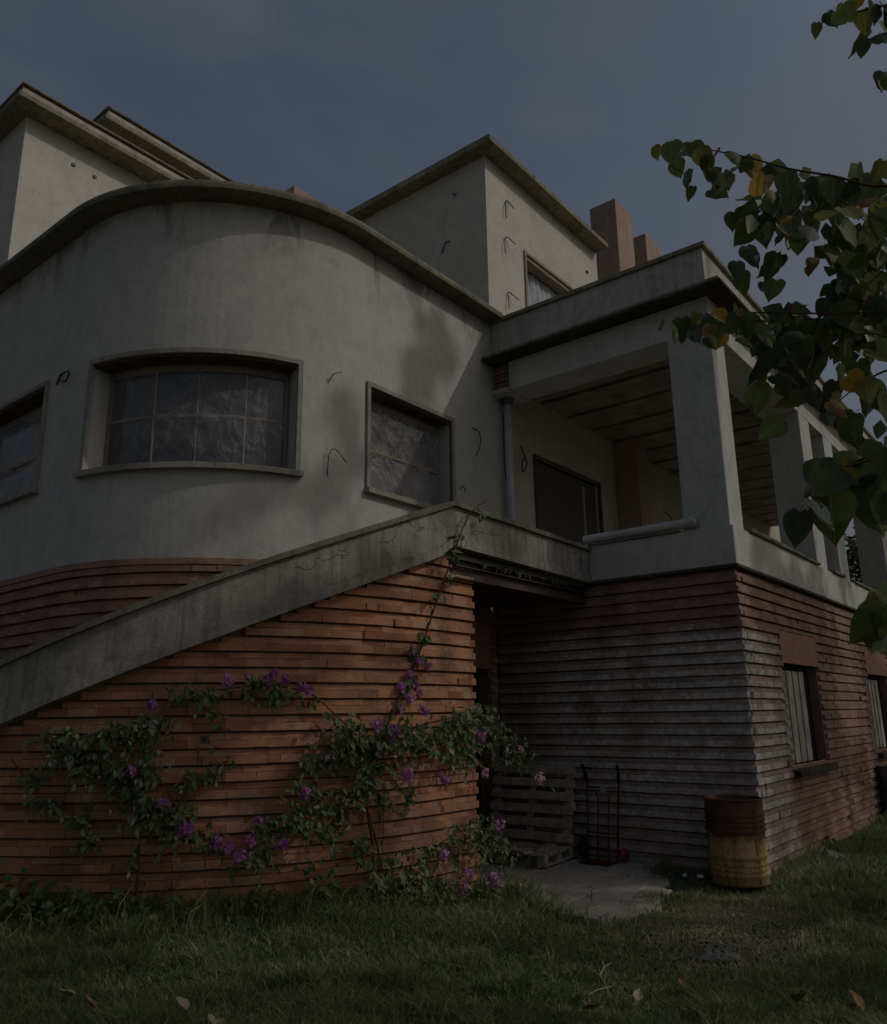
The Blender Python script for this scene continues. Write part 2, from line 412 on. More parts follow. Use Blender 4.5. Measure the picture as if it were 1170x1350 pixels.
# a wall along a plan path: outward is to the RIGHT of the direction of travel
class Path:
    def __init__(s, pts):
        s.p = [Vector((a, b)) for a, b in pts]; s.s = [0]
        for a, b in zip(s.p, s.p[1:]): s.s.append(s.s[-1]+(b-a).length)
        s.L = s.s[-1]
    def at(s, t):
        t = min(max(t, 0), s.L); k = max(0, min(len(s.p)-2, next((i for i in range(len(s.s)-1) if s.s[i+1] >= t-1e-9), len(s.p)-2)))
        u = (t-s.s[k])/(s.s[k+1]-s.s[k]); q = s.p[k].lerp(s.p[k+1], u); d = (s.p[k+1]-s.p[k]).normalized()
        return q, d
    def nrm(s, t):
        # smooth normal near joints (for mitred offsets)
        _, a = s.at(t-1e-4); _, b = s.at(t+1e-4); d = (a+b).normalized(); n = Vector((d.y, -d.x)); k = 1/max(.3, n.dot(Vector((a.y, -a.x)))); return n*k
    def off(s, t, o): q, _ = s.at(t); return q+s.nrm(t)*o
def arc_pts(cx, cy, R, a0, a1, step=3):
    n = max(2, int(abs(a1-a0)/step)+1)
    return [(cx-R*math.sin(math.radians(a)), cy-R*math.cos(math.radians(a))) for a in np.linspace(a0, a1, n)]

def shell(mb, path, o_out, o_in, z0, z1, holes=(), s0=0, s1=None):
    """wall with thickness and openings; z0 / z1 numbers or functions of s"""
    s1 = path.L if s1 is None else s1
    f0 = z0 if callable(z0) else (lambda t: z0); f1 = z1 if callable(z1) else (lambda t: z1)
    ss = sorted({round(x, 4) for x in [s0, s1]+[t for t in path.s if s0 < t < s1]+[h[k] for h in holes for k in (0, 1) if s0 < h[k] < s1]})
    idx = {}
    def V(t, o, z):
        k = (round(t,4), o, round(z,4))
        if k not in idx:
            q = path.off(t, o); idx[k] = len(mb.v); mb.v.append((q.x, q.y, z))
        return idx[k]
    cells = {}
    for i in range(len(ss)-1):
        a, b = ss[i], ss[i+1]; mid = (a+b)/2
        zs = [None, None]
        cuts = sorted({h[k] for h in holes for k in (2, 3) if f0(mid) < h[k] < f1(mid)})
        lv = [('b',)]+[('z', c) for c in cuts]+[('t',)]
        for j in range(len(lv)-1):
            def zz(l, t): return f0(t) if l[0] == 'b' else f1(t) if l[0] == 't' else l[1]
            zm = (zz(lv[j], mid)+zz(lv[j+1], mid))/2
            if any(h[0] < mid < h[1] and h[2] < zm < h[3] for h in holes): continue
            A0, A1, B0, B1 = zz(lv[j],a), zz(lv[j+1],a), zz(lv[j],b), zz(lv[j+1],b)
            mb.f.append((V(a,o_out,A0), V(b,o_out,B0), V(b,o_out,B1), V(a,o_out,A1)))
            mb.f.append((V(b,o_in,B0), V(a,o_in,A0), V(a,o_in,A1), V(b,o_in,B1)))
            if j == len(lv)-2: mb.f.append((V(a,o_out,A1), V(b,o_out,B1), V(b,o_in,B1), V(a,o_in,A1)))
            if j == 0: mb.f.append((V(a,o_in,A0), V(b,o_in,B0), V(b,o_out,B0), V(a,o_out,A0)))
    for h in holes:
        a, b = max(h[0], s0), min(h[1], s1); z_0, z_1 = h[2], h[3]
        if z_0 > f0((a+b)/2):
            for t, u in zip([x for x in ss if a <= x < b], [x for x in ss if a < x <= b]): mb.f.append((V(t,o_out,z_0), V(u,o_out,z_0), V(u,o_in,z_0), V(t,o_in,z_0)))
        if z_1 < f1((a+b)/2):
            for t, u in zip([x for x in ss if a <= x < b], [x for x in ss if a < x <= b]): mb.f.append((V(t,o_in,z_1), V(u,o_in,z_1), V(u,o_out,z_1), V(t,o_out,z_1)))
        for t in (a, b):
            if t in (s0, s1): continue
            lo = max(z_0, f0(t)); mb.f.append((V(t,o_out,lo), V(t,o_out,z_1), V(t,o_in,z_1), V(t,o_in,lo)))
    for t in (s0, s1): mb.f.append((V(t,o_out,f0(t)), V(t,o_out,f1(t)), V(t,o_in,f1(t)), V(t,o_in,f0(t))))
    return mb

# bricks: laid in pairs of courses, the lower one standing proud of the upper one
COURSE = .0655
def lay(path, z0, ztop, holes=(), s0=0, s1=None, proud=.030, back=.0, blen=.25, seed=1, phase=0, e0=None, e1=None):
    rd = random.Random(seed); out = []; s1 = path.L if s1 is None else s1
    n = int((3.6-z0)/COURSE)+2
    for k in range(n):
        z = z0+k*COURSE; pr = (k+phase) % 2 == 0; off = proud if pr else back
        if e0: s0 = e0[0] if pr else e0[1]
        if e1: s1 = e1[0] if pr else e1[1]
        t = s0-(rd.random()*blen)
        wob = rd.uniform(-.002, .002)
        while t < s1:
            L = rd.choice((blen, blen, blen, blen, blen*.5, blen*.8)); a, b = max(t, s0), min(t+L-(.003 if pr else .003), s1); t += L
            if b-a < .035: continue
            segs = [(a, b)]
            for h in holes:
                if h[2] < z+COURSE*.6 and h[3] > z+COURSE*.4:
                    ns = []
                    for c, d in segs:
                        if d <= h[0] or c >= h[1]: ns.append((c, d)); continue
                        if c < h[0]: ns.append((c, h[0]))
                        if d > h[1]: ns.append((h[1], d))
                    segs = ns
            for c, d in segs:
                if d-c < .03: continue
                m_ = (c+d)/2
                if z+COURSE*.5 > ztop(m_): continue
                q, dr = path.at(m_); nr = path.nrm(m_); nr = Vector((dr.y, -dr.x))
                o = off+rd.uniform(-.003, .003)+(rd.uniform(-.006,.004) if rd.random() < .12 else 0)
                if rd.random() < .012: o -= .02
                out.append((q.x+nr.x*o, q.y+nr.y*o, z+wob+rd.uniform(-.0015,.0015), math.atan2(dr.y, dr.x)+rd.uniform(-.004,.004), d-c, (COURSE-.002 if pr else COURSE-.019)+rd.uniform(-.001,.001), rd.random(), 1.0 if pr else .42))
    return out
BVAR = {}
def brick_var(mat, L, tint, pr):
    L = max(.03, L); k = (mat, round(L, 2), int(tint*5), pr)
    if k not in BVAR:
        mb = MB(); l = k[1]; rd = random.Random(hash(k) & 0xffff)
        v = [(-l/2,-0,0),(l/2,0,0),(l/2,.09,0),(-l/2,.09,0)]
        mb.box((-l/2-.001, 0, 0), (l/2+.001, .09, COURSE-.002 if pr > .5 else COURSE-.019))
        mb.v = [(x+rd.uniform(-.0025,.0025), y+rd.uniform(-.002,.002), z+rd.uniform(-.0018,.0018)) for x,y,z in mb.v]
        mb.t = [k[2]/5+.1]*8; mb.p = [pr]*8
        BVAR[k] = mb.mesh('brick', mat)
    return BVAR[k]
def place_bricks(sets, owner, budget):
    """sets: (wall part, brick list, material). The ones that show largest become bricks of their own."""
    sc = []
    for si, (w, bl, mt) in enumerate(sets):
        for bi, b in enumerate(bl):
            p = project((b[0], b[1], b[2])); s_ = 0
            if p and -10 < p[0] < 1180 and -10 < p[1] < 1360:
                hid = hidden_spot(b, p)
                dr = Vector((math.cos(b[3]), math.sin(b[3]), 0)); v = (Vector(b[:3])-CAM_POS).normalized()
                n_ = abs(v.dot(Vector((dr.y, -dr.x, 0))))
                s_ = 0 if hid else b[4]*b[5]*n_/(p[2]**2)*FPX**2
            sc.append((s_, si, bi))
    sc.sort(reverse=True); chosen = {(a, b) for s_, a, b in sc[:budget] if s_ > 0}
    mb_by = {}
    for s_, si, bi in sc:
        w, bl, mt = sets[si]; b = bl[bi]
        if (si, bi) in chosen:
            o = bpy.data.objects.new('brick', brick_var(mt, b[4], b[6], b[7])); COL.objects.link(o)
            o.location = b[:3]; o.rotation_euler = (0,0,b[3]); o.parent = w
        else:
            mb = mb_by.setdefault(mt, MB())
            l = b[4]; mb.box((-l/2,0,0),(l/2,.09,b[5]), b[3], b[:3]); mb.t += [b[6]]*8; mb.p += [b[7]]*8
    first = True
    for mt, mb in mb_by.items():
        o = mb.build('brickwork', mt, owner); o['kind'] = 'stuff'
def hidden_spot(b, p):
    # behind the drum, the stair wall or the leaves: not among the largest that show
    if b[1] > 2.6 and 0 < p[0] < 620 and p[1] > 745+ (600-p[0])*.36: return True
    return False

# ================================================================== THE HOUSE
house = tag(empty('house', (0,0,0)), 'grey plaster villa with rounded bay, open loggia and ribbed brick ground floor', 'house')
def part(mb, name, mat, parent=None, smooth=False, bevel=0): return mb.build(name, mat, parent or house, smooth, bevel)

XC, YC, RB = -2.9, 5.56, 2.25
bay_path = Path([(-5.15, 14.0), (-5.15, 9.0)] + arc_pts(XC, YC, RB, 90, 0, 3) + [(3.9, 3.31)])
# arc length helpers on the bay path
S_ARC = bay_path.s[2]; ARC_L = bay_path.s[2+len(arc_pts(XC,YC,RB,90,0,3))-1]-S_ARC
def s_ang(a): return S_ARC+(90-a)/90*ARC_L
def s_x(x): return s_ang(0)+(x-XC)
def s_y(y): return S_ARC-(y-YC)
WIN_BOW = (s_ang(80), s_ang(19.4), 4.31, 5.57); WIN_SIDE = (s_y(8.6), s_y(6.2), 4.31, 5.60); WIN_FLAT = (s_x(-2.62), s_x(-1.02), 4.31, 5.60)
DOOR_LOG = (s_x(1.12), s_x(3.2), 3.6, 5.61)
part(shell(MB(), bay_path, 0, -.3, 3.30, 7.46, [WIN_BOW, WIN_SIDE, WIN_FLAT, DOOR_LOG], 0, s_x(0.0)), 'bay_wall', 'plaster_bay')
part(shell(MB(), bay_path, 0, -.3, 3.30, 6.757, [DOOR_LOG], s_x(0.002), s_x(3.9)), 'plaster_wall', 'plaster_inner')
# top course of flat tiles at the foot of the plaster
mb = MB(); shell(mb, bay_path, .022, -.1, 3.235, 3.30, (), 0, s_x(-.02)); mb.t = [.5]*len(mb.v); mb.p = [0]*len(mb.v)
part(mb, 'base_course', 'brick_bay')
# bay cornice and roof
def bow_poly(off, x_end, y_end):
    return [(x_end, 3.31-off)]+[(p[0], p[1]) for p in arc_pts(XC, YC, RB+off, 0, 90, 3)]+[(-5.15-off, y_end), (x_end, y_end)]
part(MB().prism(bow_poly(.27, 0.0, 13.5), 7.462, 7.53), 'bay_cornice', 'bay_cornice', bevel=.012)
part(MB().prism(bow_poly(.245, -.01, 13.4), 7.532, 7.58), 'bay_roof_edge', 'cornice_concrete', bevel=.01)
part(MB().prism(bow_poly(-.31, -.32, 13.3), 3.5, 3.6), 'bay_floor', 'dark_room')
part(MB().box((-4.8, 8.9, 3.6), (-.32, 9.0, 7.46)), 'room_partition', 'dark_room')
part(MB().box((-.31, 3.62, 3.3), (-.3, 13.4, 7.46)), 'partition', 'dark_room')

def bow_window(h, div_s, div_z, name='window', inset=.22, mbar=None, tilt=False):
    """surround (proud band), sill, frame set back, panes, plastic sheet"""
    a, b, z0, z1 = h; P = bay_path
    w = MB(); e = .055
    shell(w, P, .035, -.02, z0-.0, z1+e, [(a, b, z0-.5, z1)], a-e, b+e)
    wo = part(w, name, 'window_surround')
    sl = MB(); shell(sl, P, .085, -.2, z0-.065, z0-.003, (), a-e-.02, b+e+.02); part(sl, 'sill', 'window_surround', wo)
    lin = MB(); shell(lin, P, -.004, -.29, z1-.03, z1-.002, (), a+.002, b-.002); part(lin, 'head_board', 'old_wood', wo)
    fr = MB(); i = -inset; t = .05
    shell(fr, P, i, i-.06, z0, z1-.03, [(a+t, b-t, z0+t, z1-.03-t-.03)], a+.003, b-.003); part(fr, 'frame', 'window_frame', wo)
    for d in div_s:
        m_ = MB(); c = a+(b-a)*d; shell(m_, P, i-.008, i-.045, z0+t, z1-t-.06, (), c-.008, c+.008); part(m_, 'mullion', 'mullion', wo)
    for d in div_z:
        m_ = MB(); c = z0+(z1-z0)*d; k_ = .035 if len(div_s) == 0 else -.004; shell(m_, P, i+k_, i-.05, c-.018, c+.018, (), a+t, b-t); part(m_, 'rail', 'window_frame', wo)
    ds = [0]+list(div_s)+[1]; dz = [0]+list(div_z)+[1]
    for i1 in range(len(ds)-1):
        for j in range(len(dz)-1):
            m_ = MB(); s_a = max(a+t, a+(b-a)*ds[i1]+.013); s_b = min(b-t, a+(b-a)*ds[i1+1]-.013)
            za = max(z0+t, z0+(z1-z0)*dz[j]+.017); zb = min(z1-t-.06, z0+(z1-z0)*dz[j+1]-.017)
            shell(m_, P, i-.022, i-.028, za, zb, (), s_a, s_b); part(m_, 'pane', 'glass', wo)
    # loose plastic sheet pinned over the outside of the frame, wavy
    v = []; f = []; nx, nz = 60, 30; rd = random.Random(int(a*100))
    ph = [rd.uniform(0, 6) for _ in range(8)]
    for q in range(nz+1):
        for k in range(nx+1):
            u, w_ = k/nx, q/nz; s_ = a+.035+(b-a-.07)*u; z = z0+.03+(z1-z0-.10)*w_
            edge = min(u, 1-u, w_, 1-w_)*6; edge = min(1, edge)
            d = .012*math.sin(u*19+w_*7+ph[0])+.010*math.sin(u*9-w_*17+ph[1])+.006*math.sin(u*43+w_*31+ph[2])+.006*math.sin((u+w_)*57+ph[3])
            p_ = P.off(s_, -inset+.018+abs(d)*edge); v.append((p_.x, p_.y, z))
    for q in range(nz):
        for k in range(nx): f += [q*(nx+1)+k, q*(nx+1)+k+1, (q+1)*(nx+1)+k+1, (q+1)*(nx+1)+k]
    np_mesh('plastic_sheet', v, f, 4, 'plastic_glare' if len(div_s) == 0 else 'plastic_sheet', None, wo, True)
    return wo
bow_window(WIN_BOW, (.30,.53,.77), (.50,))
bow_window(WIN_SIDE, (), (.42,))
bow_window(WIN_FLAT, (), (.45,))
part(shell(MB(), bay_path, -.07, -.10, 3.56, 5.605, (), s_x(1.125), s_x(3.195)), 'door', 'dark_door')
part(shell(MB(), bay_path, -.045, -.069, 3.62, 5.50, (), s_x(2.72), s_x(2.76)), 'door_post', 'mullion')
mb = MB(); shell(mb, bay_path, .03, -.02, 3.62, 5.66, [(s_x(1.12), s_x(3.2), 3.5, 5.61)], s_x(1.07), s_x(3.25)); part(mb, 'door_casing', 'old_wood')

# lower storey under the bay (ribbed brick)
low_path = Path([(-5.13, 14.0), (-5.13, 9.0)] + arc_pts(XC, YC, RB-.02, 90, 0, 3) + [(.4, 3.33)])
def ls_x(x): return low_path.L-(.4-x)
BACK_DOOR = (ls_x(-1.25), ls_x(-.22), -.2, 2.3)
low_wall = part(shell(MB(), low_path, -.03, -.3, 0, 3.236, [(BACK_DOOR[0], BACK_DOOR[1], -.2, 2.3)]), 'bay_base', 'mortar')
bricks_low = lay(low_path, .02, lambda s: 3.235, [(BACK_DOOR[0], BACK_DOOR[1], -.2, 2.9)], seed=3)
bricks_low = [b for b in bricks_low if (b[2] > 1.2 or b[1] < 3.6) and b[0]+b[4]/2 < -.02]
part(shell(MB(), low_path, -.2, -.26, 0, 2.3, (), BACK_DOOR[0], BACK_DOOR[1]), 'door', 'black_gap')  # black panel painted as the darkness of the doorway
part(shell(MB(), low_path, .012, -.1, 2.3, 2.9, (), BACK_DOOR[0]+.002, BACK_DOOR[1]-.002), 'door_lintel', 'terracotta_lintel')

# ---- loggia block, ground floor: front wall (x=0) and side wall (y=0)
front_path = Path([(0, 3.32), (0, -.06)]); side_path = Path([(0.0, 0), (13.0, 0)])
W1 = (1.36, 2.95, 1.05, 2.28); W2 = (6.0, 7.6, 1.05, 2.28)
front_wall = part(shell(MB(), Path([(0, 3.9), (0, .03)]), -.03, -.3, 0, 3.30), 'brick_wall', 'mortar')
side_wall = part(shell(MB(), side_path, -.03, -.3, 0, 3.30, [W1, W2], .31, 13), 'brick_wall', 'mortar')
bricks_front = lay(front_path, .01, lambda s: 3.27, (), 0, 3.318, seed=5, proud=.024, e1=(3.344, 3.32))
W1b = (1.36, 2.95, 1.05, 2.68); W2b = (6.0, 7.6, 1.05, 2.68)
bricks_side = lay(side_path, .01, lambda s: 3.27, [W1b, W2b], .065, 13, seed=6, proud=.024, e0=(.069, .093))
for (a, b, z0, z1) in (W1, W2):
    part(MB().box((a-.03, -.022, z1), (b+.03, .13, z1+.40)), 'window_lintel', 'terracotta_lintel', bevel=.004)
    part(MB().box((a-.10, -.11, z0-.13), (b+.05, .1, z0-.045)), 'window_sill', 'dark_ledge', bevel=.01)
    wo = part(MB().box((a+.02, .02, z0-.044), (b-.05, .16, z0+.0)), 'window_board', 'grey_shutter')
    # jambs of brick-coloured render, louvred shutters half open
    fr = part(MB().box((a+.004, .05, z0+.002), (a+.09, .12, z1-.002)), 'window_frame', 'grey_shutter')
    for k in range(8):
        x0 = a+.12+k*.135
        part(MB().box((x0, .07+(.015 if k % 2 else 0), z0+.01), (x0+.125, .10+(.015 if k % 2 else 0), z1-.08)), 'shutter_board', 'grey_shutter', fr)
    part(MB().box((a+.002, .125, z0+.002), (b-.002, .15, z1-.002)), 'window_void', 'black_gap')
    mb = MB(); mb.box((b-.035, .002, z0+.002), (b-.003, .124, z1-.002)); mb.t = [.3]*8; mb.p = [0]*8; part(mb, 'jamb', 'brick_side')

# ---- loggia floor slab band / parapet
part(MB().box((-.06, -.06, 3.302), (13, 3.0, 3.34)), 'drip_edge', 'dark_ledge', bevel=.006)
par_f = part(MB().box((-.04, -.04, 3.342), (.16, 1.84, 3.80)), 'parapet', 'plaster_loggia', bevel=.008)
part(MB().box((.162, -.038, 3.342), (13, .16, 3.80)), 'parapet', 'plaster_loggia', bevel=.008)
part(MB().box((.162, .162, 3.342), (13, 3.30, 3.56)), 'loggia_floor', 'plaster_loggia')
part(MB().box((-.07, .62, 3.802), (.20, 1.78, 3.83)), 'parapet_cap', 'cap_concrete', bevel=.005)
for a, b in ((.52, 3.70), (4.42, 5.18), (5.92, 9.2), (9.98, 12.5)):
    x = a
    rd = random.Random(int(a*10))
    while x < b-.15:
        l = min(b-x, rd.uniform(.55, .95)); part(MB().box((x, -.085+rd.uniform(-.008,.008), 3.802), (x+l-.006, .17, 3.842+rd.uniform(-.006,.006))), 'parapet_cap', 'cap_concrete', bevel=.006); x += l
# pillars
part(MB().box((0, 0, 3.802), (.47, .56, 6.318)), 'pillar', 'plaster_loggia', bevel=.012)
for a, b, d in ((3.75, 4.34, .5), (5.20, 5.80, .5), (9.3, 9.95, .5), (12.3, 12.95, .5)):
    part(MB().box((a, .002, 3.802), (b, d, 6.318)), 'pillar', 'plaster_loggia', bevel=.012)
# beams
part(MB().box((0, 0, 6.32), (.54, 3.0, 6.758)), 'beam', 'plaster_loggia', bevel=.006)
part(MB().box((-.03, 3.002, 6.30), (.54, 3.308, 6.36)), 'beam_end_board', 'plaster_loggia')
br = MB()
for k in range(6):
    br.box((.03+.012*(k % 2), 3.004, 6.362+k*.0655), (.3, 3.300, 6.362+k*.0655+.055)); br.t += [.1]*8; br.p += [0]*8
part(br, 'exposed_brick', 'brick_side')
part(MB().box((.542, .002, 6.32), (13, .56, 6.758)), 'beam', 'plaster_loggia', bevel=.006)
# ledge, upper parapet and its cap
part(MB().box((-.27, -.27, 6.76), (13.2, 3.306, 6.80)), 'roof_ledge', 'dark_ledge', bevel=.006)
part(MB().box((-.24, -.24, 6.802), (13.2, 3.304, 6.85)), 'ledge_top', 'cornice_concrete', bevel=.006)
part(MB().box((0, 0, 6.852), (.18, 3.304, 7.44)), 'roof_parapet', 'parapet_white', bevel=.006)
part(MB().box((.182, .0, 6.852), (13.0, .18, 7.44)), 'roof_parapet', 'parapet_white', bevel=.006)
part(MB().box((-.05, -.05, 7.442), (.23, 3.303, 7.50)), 'roof_cap', 'cornice_concrete', bevel=.006)
part(MB().box((.232, -.05, 7.442), (13.05, .23, 7.50)), 'roof_cap', 'cornice_concrete', bevel=.006)
part(MB().box((.2, .2, 6.852), (12.9, 3.30, 6.90)), 'roof_slab', 'cornice_concrete')
# clay ceiling: planks of hollow tile with dark slots between them
part(MB().box((.542, .562, 6.69), (13, 3.308, 6.757)), 'ceiling_slab', 'black_gap')
x = .56
while x < 12.8:
    part(MB().box((x, .563, 6.585), (x+.735, 3.005, 6.688)), 'ceiling_panel', 'clay_ceiling', bevel=.006)
    part(MB().box((x, 3.01, 6.588), (x+.735, 3.305, 6.688)), 'ceiling_panel', 'clay_ceiling', bevel=.006)
    x += .85
part(MB().box((3.9, 2.86, 3.56), (4.36, 3.30, 6.584)), 'column', 'plaster_brown')
part(MB().box((3.905, 3.312, 3.3), (17.0, 3.42, 6.757)), 'plaster_wall', 'plaster_inner')
# downpipe in the corner of the loggia
mb = MB().tube([(.23, 3.20, 3.56), (.24, 3.20, 6.28)], .058, 14)
part(mb, 'downpipe', 'pvc', smooth=True)
part(MB().lathe([(.075,0),(.085,.02),(.075,.05),(.10,.07),(.10,.085)], 14, (.24,3.20,6.20)), 'pipe_collar', 'grey_metal', smooth=True)

# ---- upper box
box_t = 10.47
box_path = Path([(0.0, 12.0), (0.0, 3.312), (3.74, 3.312), (3.74, 12.0)])
BW = (8.69+1.10, 8.69+2.75, 7.9, 9.20)
bx = part(shell(MB(), box_path, 0, -.3, 6.9, box_t, [BW]), 'plaster_wall', 'plaster_tower')
part(MB().box((-.25, 3.03, box_t+.002), (3.72, 12.2, box_t+.10)), 'box_cornice', 'cornice_concrete', bevel=.012)
part(MB().box((-.21, 3.07, box_t+.102), (3.68, 12.2, box_t+.16)), 'box_roof_edge', 'cap_concrete', bevel=.01)
mb = MB(); shell(mb, box_path, .03, -.02, 7.9, 9.25, [(BW[0], BW[1], 7.8, 9.20)], BW[0]-.05, BW[1]+.05)
wo = part(mb, 'window', 'window_surround')
mb = MB(); shell(mb, box_path, -.18, -.24, 7.9, 9.19, [(BW[0]+.06, BW[1]-.06, 7.8, 9.12)], BW[0]+.003, BW[1]-.003); part(mb, 'frame', 'window_frame', wo)
mb = MB(); shell(mb, box_path, -.21, -.215, 7.9, 9.12, (), BW[0]+.06, BW[1]-.06); part(mb, 'pane', 'glass', wo)
v = []; f = []
for q in range(13):
    for k in range(61):
        x_ = 1.17+k/60*1.5; v.append((x_, 3.312+.19+.012*math.sin(k*.9+q*.1)+.01*math.sin(k*.37+q*.25), 7.92+q*.099))
for q in range(12):
    for k in range(60): f += [q*61+k, q*61+k+1, (q+1)*61+k+1, (q+1)*61+k]
np_mesh('curtain', v, f, 4, 'curtain', None, wo, True)
part(MB().box((1.1, 3.315, 9.13), (2.75, 3.49, 9.198)), 'head_board', 'plaster_brown')

# ---- chimneys
def chimney(x0, y0, x1, y1, z0, z1):
    mb = MB()
    nz = 14; rd = random.Random(int(x0*77))
    mb.box((x0, y0, z0), (x1, y1, z1))
    c = part(mb, 'chimney', 'plaster_brown', bevel=.012)
    for k in range(3):
        xx = x0+.1+(x1-x0-.3)*k/2; part(MB().box((xx, y0+.05, z1+.002), (xx+.12, y1-.05, z1+rd.uniform(.02,.05))), 'chimney_top_brick', 'plaster_brown', c)
chimney(4.2, 3.04, 4.96, 3.62, 6.9, 11.86)
chimney(5.6, 3.04, 6.40, 3.40, 6.9, 11.76)
chimney(-1.0, 6.8, -.25, 7.3, 7.5, 11.0)

# ---- left tower with stepped cornices
TX, TY = -5.15, 7.90
part(MB().box((TX, TY, 7.5), (-.32, 13.4, 10.35)), 'tower_wall', 'plaster_tower', bevel=.01)
def stepped(x0, y0, z):
    part(MB().box((x0-.26, y0-.34, z+.002), (.0, 13.6, z+.09)), 'tower_cornice', 'cornice_concrete', bevel=.012)
    part(MB().box((x0-.20, y0-.28, z+.092), (-.02, 13.55, z+.20)), 'tower_band', 'white_band')
    part(MB().box((x0-.16, y0-.24, z+.202), (-.04, 13.5, z+.262)), 'tower_flashing', 'flashing')
    part(MB().box((x0-.21, y0-.29, z+.264), (-.03, 13.5, z+.295)), 'tower_cap', 'cornice_concrete', bevel=.006)
stepped(TX, TY, 10.35)
part(MB().box((TX+1.5, TY+.5, 10.647), (-.2, 13.5, 11.22)), 'attic_wall', 'plaster_tower')
stepped(TX+1.5, TY+.5, 11.22)
# small plaster holes on the tower
for px, py in ((97, 217), (125, 233)):
    p = on_y(px, py, TY-.006); part(MB().lathe([(.0,0),(.035,.0),(.03,.01),(0,.012)], 10, (0,0,0)), 'wall_plug', 'cable_grey').matrix_world = Matrix.Translation(p) @ Matrix.Rotation(PI/2, 4, 'X')

# ---- loose electric cables sticking out of the plaster
def cable(pts, r=.008, mat='cable'):
    c = MB()
    P = [Vector(p) for p in pts]; out = []
    for i in range(len(P)-1):
        p0, p1, p2, p3 = P[max(i-1,0)], P[i], P[i+1], P[min(i+2,len(P)-1)]
        for k in range(5):
            t = k/5; out.append(.5*((2*p1)+(-p0+p2)*t+(2*p0-5*p1+4*p2-p3)*t*t+(-p0+3*p1-3*p2+p3)*t**3))
    out.append(P[-1]); part(c.tube(out, r, 5), 'cable', mat, smooth=True)
def bowc(seq, offs, r=.008, mat='cable'):
    cable([on_bow(px, py, RB+o) for (px, py), o in zip(seq, offs)], r, mat)
bowc(((75,507),(80,494),(91,490),(86,503),(78,500),(84,492)), (.0,.05,.08,.07,.05,.04), .011)
bowc(((433,505),(440,493),(452,491)), (.0,.06,.09), .006, 'cable_grey')
bowc(((432,628),(434,600),(442,592),(457,610)), (.0,.05,.08,.07), .006, 'cable_grey')
cable([on_y(a, b, 3.31-o) for a, b, o in ((623,564,0),(632,570,.07),(634,585,.09),(628,600,.07))], .008)
cable([on_y(a, b, 3.31-o) for a, b, o in ((607,645,0),(611,641,.05),(614,648,.05))], .007)
cable([on_x(a, b, -o) for a, b, o in ((594,318,0),(588,320,.05),(583,334,.08))], .011)
cable([on_x(a, b, -o) for a, b, o in ((597,255,0),(601,257,.04))], .009)
for seq in (((668,287,.03),(668,264,.0),(678,275,.09)), ((667,334,.05),(668,312,.02),(680,322,.10)), ((672,407,.05),(671,385,.02),(685,396,.10))):
    cable([on_y(a, b, 3.31-o) for a, b, o in ((seq[0]), (seq[0][0]-1,(seq[0][1]+seq[1][1])/2,.04), seq[1], seq[2])], .009, 'cable_grey')
cable([on_y(a, b, 3.31-o) for a, b, o in ((687,588,0),(691,598,.06),(695,612,.06),(690,622,.05),(689,610,.05),(693,602,.04))], .010)
cable([on_y(a, b, 3.31-o) for a, b, o in ((664,545,0),(665,600,.03),(668,640,.03),(671,676,.02))], .007)
cable([on_y(a, b, 3.29-o) for a, b, o in ((875,674,.0),(883,680,.1),(886,688,.12))], .010)
cable([on_y(a, b, 3.31) for a, b in ((773,357),(775,360))], .03)

# ================================================================== OUTDOOR STAIRCASE
stair = tag(empty('outdoor_staircase', (-2.9, 1.9, 0)), 'curved stair with weathered grey parapet on a ribbed red brick wall', 'staircase')
def spart(mb, name, mat, parent=None, smooth=False, bevel=0):
    o = mb.build(name, mat, None, smooth, bevel); o.parent = parent or stair
    if not parent: o.matrix_parent_inverse = Matrix.Translation((2.9, -1.9, 0))
    return o
RP = 3.72
st_path = Path(arc_pts(XC, YC, RP, 112, 0, 3)+[(-.042, YC-RP)])
S0 = st_path.s[len(arc_pts(XC, YC, RP, 112, 0, 3))-1]         # where the landing begins
def p_top(s):
    d = S0-s
    return 3.84-.397*d if d > 0 else 3.84-.018*(-d)
def p_bot(s):
    d = S0-s
    return p_top(s)-(.53 if d > 0 else .47)
s_g = S0-7.4
spart(shell(MB(), st_path, 0, -.14, lambda s: p_bot(s)+.10, lambda s: p_top(s)-.055, (), s_g), 'parapet', 'stair_concrete')
spart(shell(MB(), st_path, .018, -.14, p_bot, lambda s: p_bot(s)+.098, (), s_g), 'parapet_foot', 'stair_concrete')
spart(shell(MB(), st_path, .045, -.18, lambda s: p_top(s)-.053, p_top, (), s_g), 'parapet_cap', 'cap_concrete')
# brick wall under it
RW = RP-.115
wl_pts = arc_pts(XC, YC, RW, 112, 0, 3)
w_path = Path(wl_pts+[(-2.44, YC-RW)])
SW0 = w_path.s[len(wl_pts)-1]
def w_top(s): return p_bot(S0-(SW0-s)*RP/RW)+.02 if s < SW0 else p_bot(S0)+.02-.06
stair_wall = spart(shell(MB(), w_path, -.03, -.34, 0, lambda s: max(.05, w_top(s)), (), max(0, SW0-7.0)), 'brick_wall', 'mortar')
bricks_st = lay(w_path, .03, w_top, (), max(0, SW0-7.0), None, seed=9, proud=.028)
